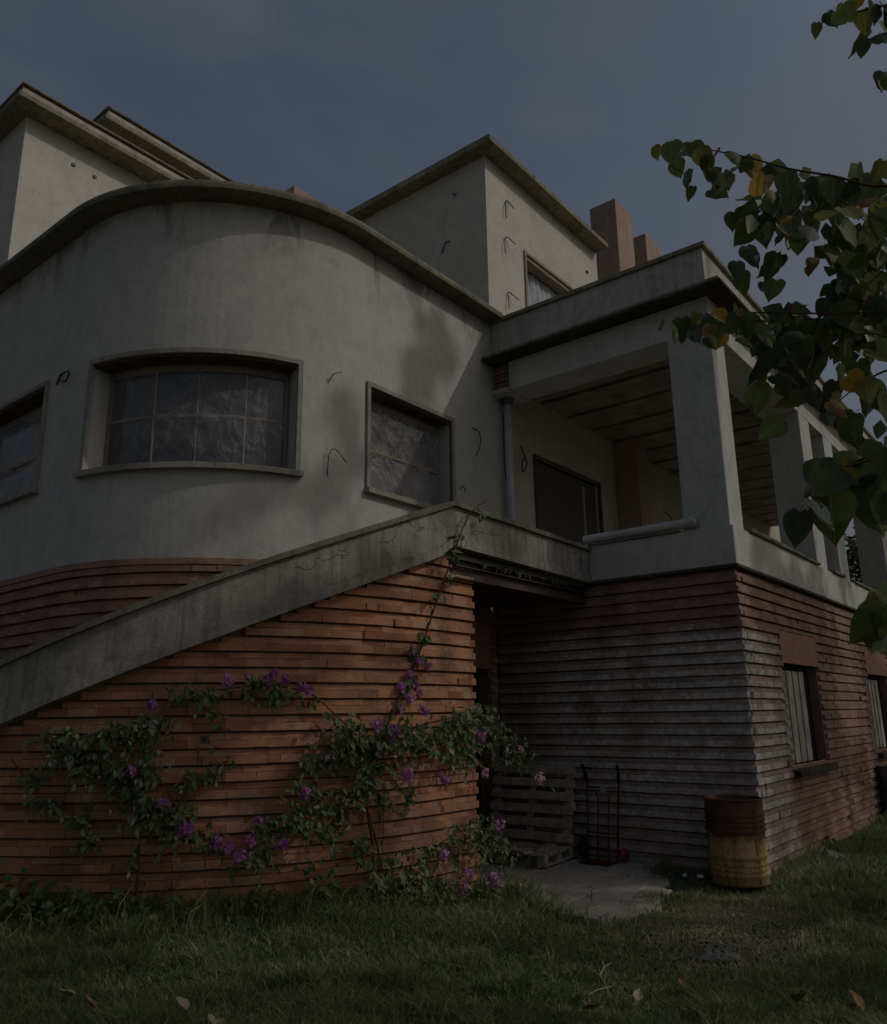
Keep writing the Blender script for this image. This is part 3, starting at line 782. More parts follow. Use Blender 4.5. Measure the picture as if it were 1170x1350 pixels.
# steps and landing behind the parapet
mb = MB(); n_st = 18
for k in range(n_st):
    d0 = .1+k*.37; z = 3.84-.9-.397*d0
    if z < .1: break
    a0 = math.degrees(d0/RP); a1 = math.degrees((d0+.37)/RP)
    P0 = [(XC-R_*math.sin(math.radians(a)), YC-R_*math.cos(math.radians(a))) for R_, a in ((RP-.19,a0),(RP-.19,a1),(RB+.06,a1),(RB+.06,a0))]
    so = MB().prism(P0[::-1], z-.17, z); spart(so, 'step', 'stair_concrete')
spart(MB().box((-2.9, 2.05, 3.30), (-.05, 3.28, 3.42)), 'landing_slab', 'stair_concrete')
# gap, broken render and rusty steel beam under the landing
spart(MB().box((-2.72, 1.90, 3.262), (-.05, 2.02, 3.318)), 'bed_joint', 'dark_ledge')
spart(MB().box((-2.86, 1.92, 3.20), (-.05, 2.3, 3.258)), 'dark_gap_strip', 'black_gap')  # black strip stands for the shaded recess under the landing
be = MB(); be.box((-2.80, 1.88, 3.186), (-.05, 2.02, 3.198)).box((-2.80, 1.935, 3.072), (-.05, 1.955, 3.186)).box((-2.80, 1.88, 3.06), (-.05, 2.02, 3.072))
spart(be, 'steel_beam', 'steel_beam')
rd = random.Random(4)
rub = MB()
for k in range(46):
    x = rd.uniform(-2.4, -.5); rr = rd.uniform(.008, .022); rub.box((x, 1.872+rd.uniform(-.01,.01), 3.20+rd.uniform(0,.05)), (x+rr*1.8, 1.92, 3.20+.05+rr))
spart(rub, 'broken_render', 'dark_ledge')['kind'] = 'stuff'
spart(MB().box((-2.4, 2.32, 3.12), (-.3, 3.3, 3.16)), 'soffit_board', 'old_wood')

place_bricks([(front_wall, bricks_front, 'brick_side'), (side_wall, bricks_side, 'brick_side'), (low_wall, bricks_low, 'brick_bay')], house, 300)
# bricks of the staircase: child offset handled by giving the wall no offset of its own
stair_wall.parent = stair; stair_wall.matrix_parent_inverse = Matrix.Translation((2.9, -1.9, 0))
_before = set(bpy.data.objects)
place_bricks([(stair_wall, bricks_st, 'brick_red')], stair, 300)
for o in set(bpy.data.objects)-_before:
    if o.name.startswith('brickwork'): o.matrix_parent_inverse = Matrix.Translation((2.9, -1.9, 0))

# ================================================================== GROUND
def sst(a, b, v):
    t = min(1, max(0, (v-a)/(b-a))); return t*t*(3-2*t)
def gz(x, y):
    return .21*sst(2.7, 4.6, -x)*sst(-1.5, 1.8, y)+.018*math.sin(x*1.3+.4)*math.cos(y*1.1)+.012*math.sin(x*3.1+y*2.3)
xs = [-400,-150,-60,-30,-18]+list(np.arange(-14, 8.01, .25))+[12,20,40,100,400]; ys = [-400,-150,-60,-30,-14]+list(np.arange(-9, 9.01, .25))+[12,20,40,100,400]
v = [(x, y, gz(x, y)-.03 if -14 <= x <= 8 and -9 <= y <= 9 else -.03) for y in ys for x in xs]; f = []
nx = len(xs)
for j in range(len(ys)-1):
    for i in range(nx-1): f += [j*nx+i, j*nx+i+1, (j+1)*nx+i+1, (j+1)*nx+i]
g = np_mesh('ground', v, f, 4, 'soil', None, None, True); tag(g, kind='structure')
# paving in the passage: irregular slabs
PAVE = [(-2.0, 3.0), (-2.05, 2.35), (-2.15, 1.85), (-2.35, 1.40), (-2.60, .95), (-2.66, .55), (-2.25, .38), (-1.6, .42), (-1.0, .70), (-.45, .98), (-.05, 1.15)]
_rp = random.Random(44); _P = []
for (ax, ay), (bx, by) in zip(PAVE, PAVE[1:]):
    for k in range(4): _P.append((ax+(bx-ax)*k/4+_rp.uniform(-.07,.07), ay+(by-ay)*k/4+_rp.uniform(-.07,.07)))
PAVE = [PAVE[0]]+_P[1:]+[PAVE[-1]]
def in_pave(x, y):
    if x > 0 or y > 3.3: return False
    poly = PAVE+[(-.02, 3.3), (-2.4, 3.3)]; c = False; j = len(poly)-1
    for i in range(len(poly)):
        xi, yi = poly[i]; xj, yj = poly[j]
        if (yi > y) != (yj > y) and x < (xj-xi)*(y-yi)/(yj-yi)+xi: c = not c
        j = i
    return c
pv = tag(MB().prism([(-2.6,3.31)]+PAVE+[(-.02, 3.31)], -.05, .012).build('pavement', 'paving'), kind='structure')
rd = random.Random(21)
ry = .3
row = 0
while ry < 3.3:
    hh = rd.uniform(.20, .32); rx = -2.9-rd.random()*.3
    while rx < 0:
        ww = rd.uniform(.24, .42); x0, x1, y0, y1 = rx+.006, rx+ww-.006, ry+.006, ry+hh-.006; rx += ww
        if x1 > -.04: x1 = -.04
        if x1-x0 < .1: continue
        if not all(in_pave(a_, min(b_, 3.25)) for a_, b_ in ((x0+.05,y0+.05),(x1-.05,y0+.05),(x1-.05,y1-.05),(x0+.05,y1-.05))): continue
        z = .016+rd.uniform(-.004, .004); j = lambda: rd.uniform(-.018, .018)
        c = [(x0+j(), y0+j()), (x1+min(0,j()), y0+j()), (x1+min(0,j()), min(3.30,y1+j())), (x0+j(), min(3.30,y1+j()))]
        mb = MB().prism(c, .0, z); mb.v[4:] = [(p[0], p[1], p[2]+rd.uniform(-.004,.004)) for p in mb.v[4:]]
        mb.build('paving_slab', 'paving', pv, bevel=.008)
    ry += hh; row += 1

# ================================================================== THINGS BY THE WALL
# white pipe lying on the loggia sill
a, b = Vector((-.02, 1.90, 3.895)), Vector((-.06, .38, 3.895))
pipe = MB(); pts = [a+(b-a)*t for t in (0,.25,.5,.75,.955)]
pipe.tube(pts, .056, 20, False); pipe.tube([a+(b-a)*.95, a+(b-a)*1.0], .064, 20, False); pipe.tube([a+(b-a)*1.0, a+(b-a)*.93], .050, 20, True)
o = pipe.build('drain_pipe', 'pvc', smooth=True); tag(o, 'pale grey plastic pipe lying along the loggia parapet beside the corner pillar', 'pipe')

def drum(loc, mat, label, rz=0):
    t = tag(empty('oil_drum', loc, rz), label, 'drum', 'steel drums along the house')
    R_ = .288; prof = [(R_*.97,.0),(R_+.006,.004),(R_+.008,.02),(R_,.035)]
    H = .825
    for zc in (.10,.15,.20): prof += [(R_,zc-.018),(R_+.016,zc),(R_,zc+.018)]
    for zc in (.27,): prof += [(R_,zc-.02),(R_+.019,zc),(R_,zc+.02)]
    prof += [(R_,.40)]
    for zc in (.52,): prof += [(R_,zc-.02),(R_+.019,zc),(R_,zc+.02)]
    for zc in (.57,.62,.67): prof += [(R_,zc-.018),(R_+.014,zc),(R_,zc+.018)]
    prof += [(R_,.80),(R_,H-.012)]
    mb = MB().lathe(prof, 56)
    rd = random.Random(int(loc[0]*9)); mb.v = [(x*(1+.012*math.sin(z*5+math.atan2(y,x)*3)), y*(1+.012*math.sin(z*4+math.atan2(y,x)*2)), z) for x,y,z in mb.v]
    mb.build('shell', mat, t, smooth=True)
    MB().lathe([(R_-.001,H-.02),(R_+.010,H-.012),(R_+.010,H),(R_-.004,H+.003),(R_-.010,H-.01),(R_-.012,.02),(0,.018)], 56).build('rim', mat, t, smooth=True)
    mb = MB().box((-.006, -R_-.006, .02), (.008, -R_+.004, .72)); mb.build('weld_seam', mat, t)
    return t
drum((-.375, .15, .0), 'drum', 'rusty open drum with yellow lower half at the corner of the house', math.radians(-28))
drum((5.80, -.30, .0), 'grey_metal', 'dark grey drum far along the side wall at the right edge of the photo', 0)

# pallets
def pallet(name, label):
    t = tag(empty(name), label, 'pallet', 'wooden pallets in the passage')
    rd = random.Random(len(name)+len(label))
    for i in range(7): 
        y = -.40+i*.1333; w = .072 if i % 2 else .09
        MB().box((-.60, y-w/2, .122), (.60, y+w/2, .144)).build('deck_board', 'pallet_wood', t, bevel=.003)
    for x in (-.53, 0, .53):
        MB().box((x-.05, -.4, .10), (x+.05, .4, .1215)).build('stringer_board', 'pallet_wood', t)
        MB().box((x-.05, -.4, .0), (x+.05, .4, .0215)).build('bottom_board', 'pallet_wood', t)
        for y in (-.35, 0, .35): MB().box((x-.05, y-.05, .022), (x+.05, y+.05, .0995)).build('block', 'pallet_wood', t, bevel=.003)
    return t
def leaning_pallet():
    t = tag(empty('pallet'), 'grey slatted pallet leaning upright against the brick wall', 'pallet', 'wooden pallets in the passage')
    for i in range(6):
        y = .05+i*.155; w = .10
        MB().box((-.60, .10, y-w/2), (.60, .122, y+w/2)).build('deck_board', 'pallet_wood', t, bevel=.003)
    for x in (-.52, 0, .53):
        MB().box((x-.045, .0785, .0), (x+.045, .0995, .88)).build('stringer_board', 'pallet_wood', t)
        for z in (.05, .42, .80): MB().box((x-.05, .0, z-.05), (x+.05, .078, z+.05)).build('block', 'pallet_wood', t, bevel=.003)
    return t
lp = leaning_pallet()
# local +y (deck side) faces -x (the camera side)
lp.matrix_world = Matrix.Translation((-.30, 2.70, .20)) @ Matrix.Rotation(PI/2, 4, 'Z') @ Matrix.Rotation(math.radians(13), 4, 'X')
fp = pallet('pallet', 'flat wooden pallet lying on the paving under the leaning one')
fp.matrix_world = Matrix.Translation((-.66, 2.72, .04)) @ Matrix.Rotation(math.radians(96), 4, 'Z')
pk = tag(MB().box((-.5,-.06,0),(.5,.06,.022)).build('loose_plank', 'pallet_wood', bevel=.003), 'loose grey plank resting across the flat pallet', 'plank')
pk.matrix_world = Matrix.Translation((-.92, 2.72, .187)) @ Matrix.Rotation(math.radians(70), 4, 'Z')
pk = tag(MB().box((-.28,-.05,0),(.28,.05,.022)).build('loose_plank', 'pallet_wood', bevel=.003), 'short plank end lying on the front corner of the flat pallet', 'plank')
pk.matrix_world = Matrix.Translation((-.72, 2.25, .187)) @ Matrix.Rotation(math.radians(20), 4, 'Z')

# red hand truck against the front wall
ht = tag(empty('hand_truck', (-.22, 1.80, .035)), 'red two-wheeled hand truck leaning on the pale brick wall', 'hand truck')
lean = .14
def hp(y, z, x=0): return (x+z*lean*1.0, y, z)
mb = MB()
for y in (-.21, .21): mb = MB().tube([hp(y*.92,.0), hp(y*.96,.5), hp(y,.92), hp(y*1.06,.97,-.03), hp(y*1.06,1.0,-.06)], .013, 8); mb.build('rail', 'red_paint', ht, smooth=True)
for y in (-.21, .21): MB().tube([hp(y,.86,-.008), hp(y*1.08,.97,-.05), hp(y*1.12,1.06,-.09)], .019, 8).build('handle_grip', 'rubber', ht, smooth=True)
for z in (.05, .12, .30, .80): MB().tube([hp(-.2,z), hp(.2,z)], .010, 8).build('cross_bar', 'red_paint', ht, smooth=True)
for y in (-.075, .06): MB().tube([hp(y,.0), hp(y,.35), hp(y,.66), hp(y-.03*(1 if y<0 else -1),.74)], .010, 8).build('inner_bar', 'red_paint', ht, smooth=True)
MB().box((-.005,-.04,-.04),(.005,.04,.04)).build('name_plate', 'mullion', ht).location = hp(-.01,.77,-.015)
MB().box((-.22,-.2,0),(.0,.2,.008)).build('toe_plate', 'red_paint', ht)
for y, mt in ((-.25, 'bright_red'), (.27, 'rubber')):
    w = MB().lathe([(.03,-.03),(.085,-.032),(.11,-.022),(.118,0),(.11,.022),(.085,.032),(.03,.03)], 28)
    R_ = .118 if mt == 'rubber' else .075
    s_ = R_/.118
    w.v = [(x*s_, z, y0*s_) for x, y0, z in w.v]
    wo = w.build('wheel', mt, ht, smooth=True); wo.location = (.06, y, R_)
    h_ = MB().tube([(0,-.035,0),(0,.035,0)], .028*s_, 12).build('hub', 'red_paint' if mt == 'rubber' else 'rubber', wo, smooth=True)

# little things on the ground
def stone(name, x, y, s, mat, label, cat, seed=0, flat=.6, group=None):
    rd = random.Random(seed); bm = bmesh.new(); bmesh.ops.create_icosphere(bm, subdivisions=2, radius=1)
    for v_ in bm.verts:
        k = 1+.22*math.sin(v_.co.x*3.1+seed)+.18*math.sin(v_.co.y*4.3+seed*2)+rd.uniform(-.08,.08)
        v_.co = Vector((v_.co.x*k*s, v_.co.y*k*s*.75, v_.co.z*k*s*flat))
    me = bpy.data.meshes.new(name); bm.to_mesh(me); bm.free(); me.materials.append(MATS[mat])
    o = bpy.data.objects.new(name, me); COL.objects.link(o); o.location = (x, y, gz(x,y)-.03+s*flat*.7); o.rotation_euler = (0,0,rd.uniform(0,6))
    tag(o, label, cat, group); return o
stone('white_scrap', -.66, .62, .028, 'white_scrap', 'left one of two small white scraps in the grass beside the rusty drum', 'scrap', 3, .7, 'white scraps by the drum').location.z = .06
stone('white_scrap', -.62, .47, .030, 'white_scrap', 'right one of two small white scraps, nearest to the rusty drum', 'scrap', 5, .7, 'white scraps by the drum').location.z = .06
stone('stone', 1.50, -.22, .13, 'stone', 'pale broken stone in the grass at the foot of the side wall', 'stone', 7, .55, 'stones near the side wall')
stone('stone', 1.72, -.30, .08, 'stone', 'small stone just right of the pale broken stone', 'stone', 8, .55, 'stones near the side wall')
stone('stone', .95, -.52, .10, 'stone', 'flat stone lying in the lawn in front of the side wall window', 'stone', 9, .25, 'stones near the side wall')
stone('stone', -3.02, -.62, .17, 'stone', 'flat grey stone showing through the bare patch of lawn', 'stone', 12, .18)
def twig(pts, label, mat='dry_twig'):
    mb = MB()
    for p in pts: mb.tube([(x, y, z) for x, y, z in p], [.006,.005,.003][:len(p)] if len(p) <= 3 else [.006]*len(p), 5)
    return tag(mb.build('dry_twig', mat), label, 'twig')
def Tw(seq): return [tuple(on_z(px, py, h)) for px, py, h in seq]
twig([Tw(((762,1272,.10),(778,1277,.13),(791,1286,.11))), Tw(((791,1286,.11),(799,1299,.08),(806,1318,.05))), Tw(((791,1286,.11),(797,1275,.13),(806,1270,.12))), Tw(((776,1312,.08),(788,1305,.10),(806,1301,.09))), Tw(((797,1275,.13),(795,1268,.14),(790,1264,.13)))], 'pale forked dry twig lying in the lawn near the bottom right')
rl = random.Random(31)
def leaf_mesh(name, w, l, mat, curl=.25, seg=5, notch=.12):
    """heart-shaped leaf: stem at the origin, tip at -z, faces +-y"""
    T = (-.10, 0, .10, .26, .44, .62, .78, .90, 1.0); Wd = (.30, .72, .95, 1.0, .90, .68, .40, .16, .0)
    v = []; f = []; n = len(T); wv = random.Random(int(curl*100)+7)
    for i, (t, wd) in enumerate(zip(T, Wd)):
        hw = w/2*wd; y = curl*w*max(0, t)**1.5*.9; rip = .035*w*math.sin(i*2.1+curl*9)
        for k, q in enumerate((-1, -.5, 0, .5, 1)):
            up = 0
            if i == 0: zz = (-T[1]*l if q == 0 else -t*l*(1.0 if abs(q) == .5 else .55)); qx = q*hw*2.2 if abs(q) == .5 else q*hw*2.0
            else: zz = -t*l+.03*l*q*q; qx = q*hw
            v.append((qx, y+curl*.42*w*abs(q)**1.4*wd*.8+(rip if abs(q) == 1 else 0)-.02*w*(q == 0), zz))
    for i in range(n-1):
        for k in range(4): f.append((i*5+k, i*5+k+1, (i+1)*5+k+1, (i+1)*5+k))
    if name == 'leaf':
        b_ = len(v); r_ = .011*w
        for q in range(4):
            t = q/3; v += [(-r_+.10*w*t*t, -.05*w*t, t*l*.2), (r_+.10*w*t*t, -.05*w*t+r_, t*l*.2)]
        for q in range(3): f.append((b_+2*q, b_+2*q+1, b_+2*q+3, b_+2*q+2))
    me = bpy.data.meshes.new(name); me.from_pydata(v, [], f); me.materials.append(MATS[mat]); me.update()
    me.polygons.foreach_set('use_smooth', [True]*len(f)); return me
fallen = [(285,1344,.12,'pale_leaf','large pale fallen leaf at the bottom edge left of centre'),(247,1330,.09,'pale_leaf','curled pale fallen leaf standing in the grass at bottom left'),
          (97,1312,.10,'pale_leaf','bleached leaf in the lawn at far bottom left'),(125,1330,.09,'dry_leaf','yellowish fallen leaf in the lawn near the bottom left corner'),
          (1050,1320,.13,'dry_leaf','brown curled leaf in the lawn near the bottom right'),(1138,1332,.13,'dry_leaf','brown leaf closest to the bottom right corner'),
          (1090,1212,.10,'pale_leaf','pale leaf on the worn grass right of the drum'),(905,1300,.08,'dry_leaf','small brown leaf in the grass below the bare patch'),(772,1330,.10,'dry_leaf','orange brown leaf at the bottom right of the middle'),(840,1318,.08,'pale_leaf','pale leaf in the grass right of the forked twig')]
for px, py, sz, mt, lab in fallen:
    p = on_z(px, py, .055+gz(*on_z(px, py, .1).xy)); o = bpy.data.objects.new('fallen_leaf', leaf_mesh('fallen_leaf', sz*.72, sz*.85, mt, .9)); COL.objects.link(o)
    o.location = p; o.rotation_euler = (PI/2+rl.uniform(-.5,.5), rl.uniform(-.4,.4), rl.uniform(0,6)); tag(o, lab, 'leaf', 'fallen leaves on the lawn')

# ================================================================== FOLIAGE HELPERS
def leaf_cloud(name, C, N, size, mat, tint, parent=None, elong=1.5, droop=None, rng=RNG, fold=.25):
    """C centres (n,3), N facing vectors (n,3), size (n,), one folded leaf of 4 triangles each"""
    n = len(C); C = np.asarray(C); N = np.asarray(N); N = N/np.linalg.norm(N, axis=1, keepdims=True)
    r = rng.normal(size=(n,3)); 
    if droop is not None: r = r*(1-droop)+np.array([0,0,-1.0])*droop*2
    T = r-(r*N).sum(1, keepdims=True)*N; T /= np.linalg.norm(T, axis=1, keepdims=True)
    B = np.cross(N, T); size = np.asarray(size)[:, None]
    L = size*elong; W = size*.5
    base = C; tip = C+T*L; q = C+T*L*.42
    mid = q-N*W*fold
    q2 = C+T*L*.72
    verts = np.stack([base, q+B*W+N*W*fold, mid, q-B*W+N*W*fold, tip-N*W*fold*1.2, q2+B*W*.62, q2-B*W*.62], 1).reshape(-1, 3)
    i = np.arange(n)[:, None]*7
    F = np.concatenate([i+np.array([0,1,2]), i+np.array([0,2,3]), i+np.array([1,5,2]), i+np.array([2,6,3]), i+np.array([5,4,2]), i+np.array([2,4,6])], 1).reshape(-1)
    return np_mesh(name, verts, F, 3, mat, np.repeat(np.asarray(tint), 7), parent, False)

def wall_pt(px, py, off):
    if px > 625: return on_y(px, py, YC-RW-off)
    return on_bow(px, py, RW+off)

def flower_mesh():
    mb = MB(); rd = random.Random(2)
    for k in range(3):
        a = k*2*PI/3; c, s_ = math.cos(a), math.sin(a)
        def P(r, w, z): return (r*c-w*s_, r*s_+w*c, z)
        i = len(mb.v); mb.v += [P(0,0,0), P(.012,.012,.010), P(.026,0,.014), P(.012,-.012,.010)]; mb.f.append((i,i+1,i+2,i+3))
    return mb
FM = flower_mesh()
def flower_cluster(parent, p, r, n, tint0=.3, seed=0):
    rd = random.Random(seed); mb = MB()
    for k in range(n):
        d = Vector((rd.gauss(0,1), rd.gauss(0,1), rd.gauss(0,1))).normalized()*r*rd.uniform(.15, 1.25)
        q = d.to_track_quat('Z', 'Y').to_matrix(); s_ = rd.uniform(.9, 1.5); i = len(mb.v)
        for v_ in FM.v: w = q @ (Vector(v_)*s_) + d + p; mb.v.append(tuple(w))
        mb.f += [tuple(i+j for j in f_) for f_ in FM.f]; t = min(1, max(0, tint0+rd.uniform(-.3,.3))); mb.t += [t]*len(FM.v)
    return mb.build('flower', 'vine_flower', parent)

def vine(name, label, stems, blobs, flowers, seed, base):
    t = tag(empty(name, base), label, 'climber'); inv = Matrix.Translation(-Vector(base))
    rng = np.random.default_rng(seed)
    def par(o): o.parent = t; o.matrix_parent_inverse = inv; return o
    for pts, r in stems:
        P = [wall_pt(*q) for q in pts]; out = []
        for i in range(len(P)-1):
            p0, p1, p2, p3 = P[max(i-1,0)], P[i], P[i+1], P[min(i+2,len(P)-1)]
            for k in range(4):
                u = k/4; out.append(.5*((2*p1)+(-p0+p2)*u+(2*p0-5*p1+4*p2-p3)*u*u+(-p0+3*p1-3*p2+p3)*u**3))
        out.append(P[-1]); n = len(out)
        par(MB().tube(out, [r*(1-.65*i/n) for i in range(n)], 6).build('stem', 'twig', None, smooth=True))
    C = []; Tn = []; S = []; N = []; twigs = []
    out_n = -(ray(400, 950)); out_n = np.array([out_n.x, out_n.y, 0]); out_n /= np.linalg.norm(out_n)
    for (x0, y0, x1, y1, w, n, o0, o1, sz) in blobs:
        for k in range(max(2, int(n/13))):
            u = rng.random(); sx, sy, so = x0+(x1-x0)*u+rng.normal()*w*.28, y0+(y1-y0)*u+rng.normal()*w*.25, rng.uniform(o0, o1)
            a = rng.uniform(0, 2*PI); ln = w*rng.uniform(.5, 2.1)+10; vx, vy = math.cos(a), math.sin(a)*.8-.1
            m_ = int(rng.integers(5, 13)); tip = []
            for q in range(m_):
                f_ = q/m_; px = sx+vx*ln*f_; py = sy+vy*ln*f_+ln*.45*f_*f_; of = max(.03, so+.05*f_+rng.normal()*.012)
                p = wall_pt(px, py, of); tip.append(p)
                if p.z < .03: break
                p = p+Vector(rng.normal(size=3)*.012)
                C.append(tuple(p)); S.append(sz*rng.uniform(.5, 1.15)*(1.05-.5*f_)); Tn.append(float(np.clip(rng.normal(.40, .2)+.35*f_**2, 0, 1)))
                N.append(out_n*.9+rng.normal(size=3)*.6+np.array([0,0,.5]))
            if len(tip) > 2 and k % 2 == 0: twigs.append(tip)
    tm = MB()
    for tp_ in twigs: tm.tube([tp_[0], tp_[len(tp_)//2], tp_[-1]], [.003, .0022, .001], 3, False)
    o = tm.build('twigs', 'twig'); o['kind'] = 'stuff'; par(o)
    o = leaf_cloud('foliage', C, N, S, 'vine_leaf', Tn, None, 1.7, .5, rng); o['kind'] = 'stuff'; par(o)
    for i, (px, py, r, off, ti) in enumerate(flowers):
        p = wall_pt(px, py, off); dep = project(p)[2]; rw = r*.7*dep/FPX
        par(flower_cluster(None, p, rw, int(5+r*1.7), ti, seed*50+i))
    return t
# (photo pixel, photo pixel, distance in front of the wall)
V1 = vine('bougainvillea', 'purple-flowered climber massed on the right part of the red brick wall', [
    ([(488,1195,.10),(492,1120,.08),(484,1060,.09),(496,1010,.12),(505,968,.15)], .016),
    ([(497,1190,.12),(500,1130,.12),(488,1080,.14),(476,1030,.15),(470,985,.16),(462,962,.16)], .012),
    ([(505,968,.10),(530,915,.05),(557,850,.05),(580,780,.05),(597,735,.14),(607,705,.18),(622,675,.22),(642,660,.24)], .013),
    ([(500,975,.15),(560,955,.20),(620,945,.24),(662,965,.26),(690,995,.28),(712,1027,.28)], .010),
    ([(470,970,.15),(440,940,.12),(410,915,.10),(370,905,.10),(330,905,.10),(270,912,.10),(235,918,.10)], .008),
    ([(502,1170,.10),(506,1060,.06),(500,1000,.10)], .005),
    ([(480,1060,.15),(440,1040,.14),(410,1060,.15),(385,1080,.15),(350,1110,.16),(320,1135,.18)], .007),
    ([(500,1185,.15),(560,1130,.25),(610,1095,.28),(655,1100,.33),(665,1150,.33),(690,1190,.33)], .009)],
   [(450,955,500,985,26,200,.08,.26,.055),(480,975,620,960,36,700,.10,.34,.058),(600,945,660,965,26,360,.14,.36,.058),(655,960,690,1005,18,170,.2,.36,.05),(690,1005,716,1032,8,40,.2,.34,.045),
    (440,985,500,1010,22,170,.08,.25,.055),(480,1000,500,1070,18,200,.08,.24,.055),(560,985,640,1000,16,160,.1,.3,.055),
    (395,920,450,955,9,70,.06,.16,.05),(330,903,400,912,13,180,.06,.18,.050),(240,915,335,912,13,210,.05,.17,.048),(280,935,262,985,11,70,.05,.14,.048),(365,915,385,930,9,30,.05,.15,.045),
    (385,1000,440,1005,18,160,.06,.2,.055),(400,1030,450,1075,22,210,.08,.24,.055),(345,1085,410,1080,22,260,.1,.24,.055),(320,1130,370,1130,14,150,.1,.24,.05),(440,1075,430,1110,14,70,.08,.2,.05),(460,1040,540,1045,12,90,.08,.2,.05),
    (560,1120,640,1100,26,300,.12,.34,.052),(620,1090,665,1130,22,240,.16,.38,.052),(640,1150,685,1190,14,110,.2,.38,.05),(520,1140,600,1170,28,330,.1,.34,.05),(440,1160,560,1185,22,230,.1,.36,.048),(470,1100,500,1160,14,90,.08,.25,.048),(520,1120,500,1180,14,100,.1,.26,.05),
    (590,740,605,700,6,24,.14,.22,.075),(575,800,592,745,5,26,.05,.1,.08),(548,880,575,800,6,30,.04,.09,.08),(515,945,548,880,6,26,.05,.1,.075),(608,700,640,664,5,16,.18,.26,.04),(380,1110,420,1170,12,70,.1,.2,.045)],
   [(536,1022,13,.30,.35),(498,958,9,.28,.3),(520,966,11,.30,.3),(560,936,8,.26,.2),(587,1026,9,.34,.25),(548,905,5,.10,.3),(553,915,4,.10,.3),(543,858,4,.08,.3),(553,872,6,.10,.3),(540,890,5,.08,.3),(566,878,4,.08,.2),(530,906,5,.08,.3),(541,922,5,.1,.35),(527,935,4,.08,.35),
    (657,1090,11,.38,.5),(634,970,7,.36,.4),(712,1027,8,.32,.95),(686,988,3,.32,.95),(650,1160,10,.40,.4),(688,1180,7,.38,.4),(640,1020,5,.38,1.0),(362,888,5,.18,.1),(398,905,5,.18,.05),(408,912,5,.18,.05),(376,897,4,.18,.05),(354,897,6,.18,.05),(327,893,4,.14,.05),(301,897,8,.14,.45),
    (402,1046,7,.24,.1),(374,1115,8,.28,.1),(317,1130,11,.28,.05),(330,1110,7,.26,.1),(285,1112,8,.26,.1),(301,1118,6,.26,.1),(585,1128,7,.36,.5),(618,1150,7,.38,.4),(340,1083,4,.25,.1),(438,998,5,.22,.2),(610,1170,7,.4,.6)],
   3, (-3.55, 1.9, 0))
V2 = vine('bougainvillea', 'thinner climber with few purple flowers on the shaded left part of the brick wall', [
    ([(180,1195,.12),(183,1120,.10),(186,1060,.09),(190,1000,.10),(188,940,.12)], .014),
    ([(188,1010,.1),(150,975,.12),(115,985,.14),(75,1010,.14)], .008),
    ([(188,1000,.1),(220,1040,.12),(245,1085,.14),(290,1110,.15)], .008),
    ([(262,985,.08),(258,1020,.08),(235,1060,.1),(215,1080,.1)], .006),
    ([(15,1000,.08),(45,1040,.08),(90,1070,.08),(125,1100,.08),(135,1140,.08)], .006)],
   [(85,975,200,962,18,330,.07,.24,.055),(140,960,215,945,14,170,.08,.2,.05),(80,1000,125,990,22,200,.07,.22,.055),(110,1010,190,1020,24,300,.08,.24,.055),(185,950,190,1040,16,200,.08,.2,.055),(170,1040,210,1070,22,240,.08,.22,.055),
    (190,1060,250,1100,22,320,.08,.24,.055),(235,1090,290,1115,12,140,.1,.24,.05),(40,965,90,985,12,90,.06,.16,.05),(30,1000,60,1040,8,40,.05,.12,.055),(50,1050,100,1080,10,100,.05,.13,.055),(95,1075,135,1140,9,100,.05,.13,.052),
    (260,1000,250,1045,10,80,.06,.16,.05),(265,1010,310,1008,8,70,.06,.16,.048),(255,1050,235,1080,12,80,.06,.16,.05),(185,1090,175,1150,9,40,.08,.16,.045),(112,1030,115,1075,6,30,.05,.1,.05)],
   [(200,930,6,.16,.05),(172,1018,8,.24,.05),(214,1060,9,.24,.05),(248,1092,9,.24,.05),(240,1098,6,.24,.05),(196,955,4,.2,.2)],
   7, (-5.05, 3.0, 0))

# weeds and shrubs at the foot of the stair wall
rw_ = np.random.default_rng(5)
def weed(px, py, n, r, h, sz, label, mat='weed_leaf'):
    b = on_bow(px, 1000, RW+r*.75) if px < 620 else on_z(px, py, 0)
    t = tag(empty('weed', (b.x, b.y, gz(b.x, b.y)-.03)), label, 'weed', 'weeds at the foot of the stair wall')
    C = []; N = []; S = []
    for k in range(n):
        a = rw_.uniform(0, 2*PI); q = r*math.sqrt(rw_.random()); z = h*rw_.random()**.8*(1-.45*(q/r))
        C.append((q*math.cos(a), q*math.sin(a), z)); N.append(np.array([rw_.normal()*.6-.6, rw_.normal()*.6-.5, 1.0])); S.append(sz*rw_.uniform(.6,1.2))
    o = leaf_cloud('foliage', C, N, S, mat, rw_.random(n), t, 1.3, .25, rw_); o['kind'] = 'stuff'
    mb = MB()
    for k in range(7):
        a = rw_.uniform(0, 2*PI); q = r*.6*rw_.random(); mb.tube([(0,0,0), (q*.5*math.cos(a), q*.5*math.sin(a), h*.5), (q*math.cos(a), q*math.sin(a), h*.85)], [.006,.004,.002], 4)
    mb.build('stem', 'twig', t); return t
weed(40, 1205, 170, .34, .42, .060, 'broad-leaved dark weed at the far left foot of the brick wall')
weed(105, 1208, 150, .32, .36, .055, 'leafy weed left of the thinner climber stem')
weed(165, 1214, 120, .26, .30, .045, 'weed clump growing round the foot of the thinner climber')
weed(225, 1210, 90, .25, .28, .05, 'low weed just right of the thinner climber stem')
weed(350, 1200, 110, .28, .30, .045, 'low weed tuft midway along the stair wall')
weed(430, 1195, 110, .26, .30, .045, 'weed left of the flowering climber stem')
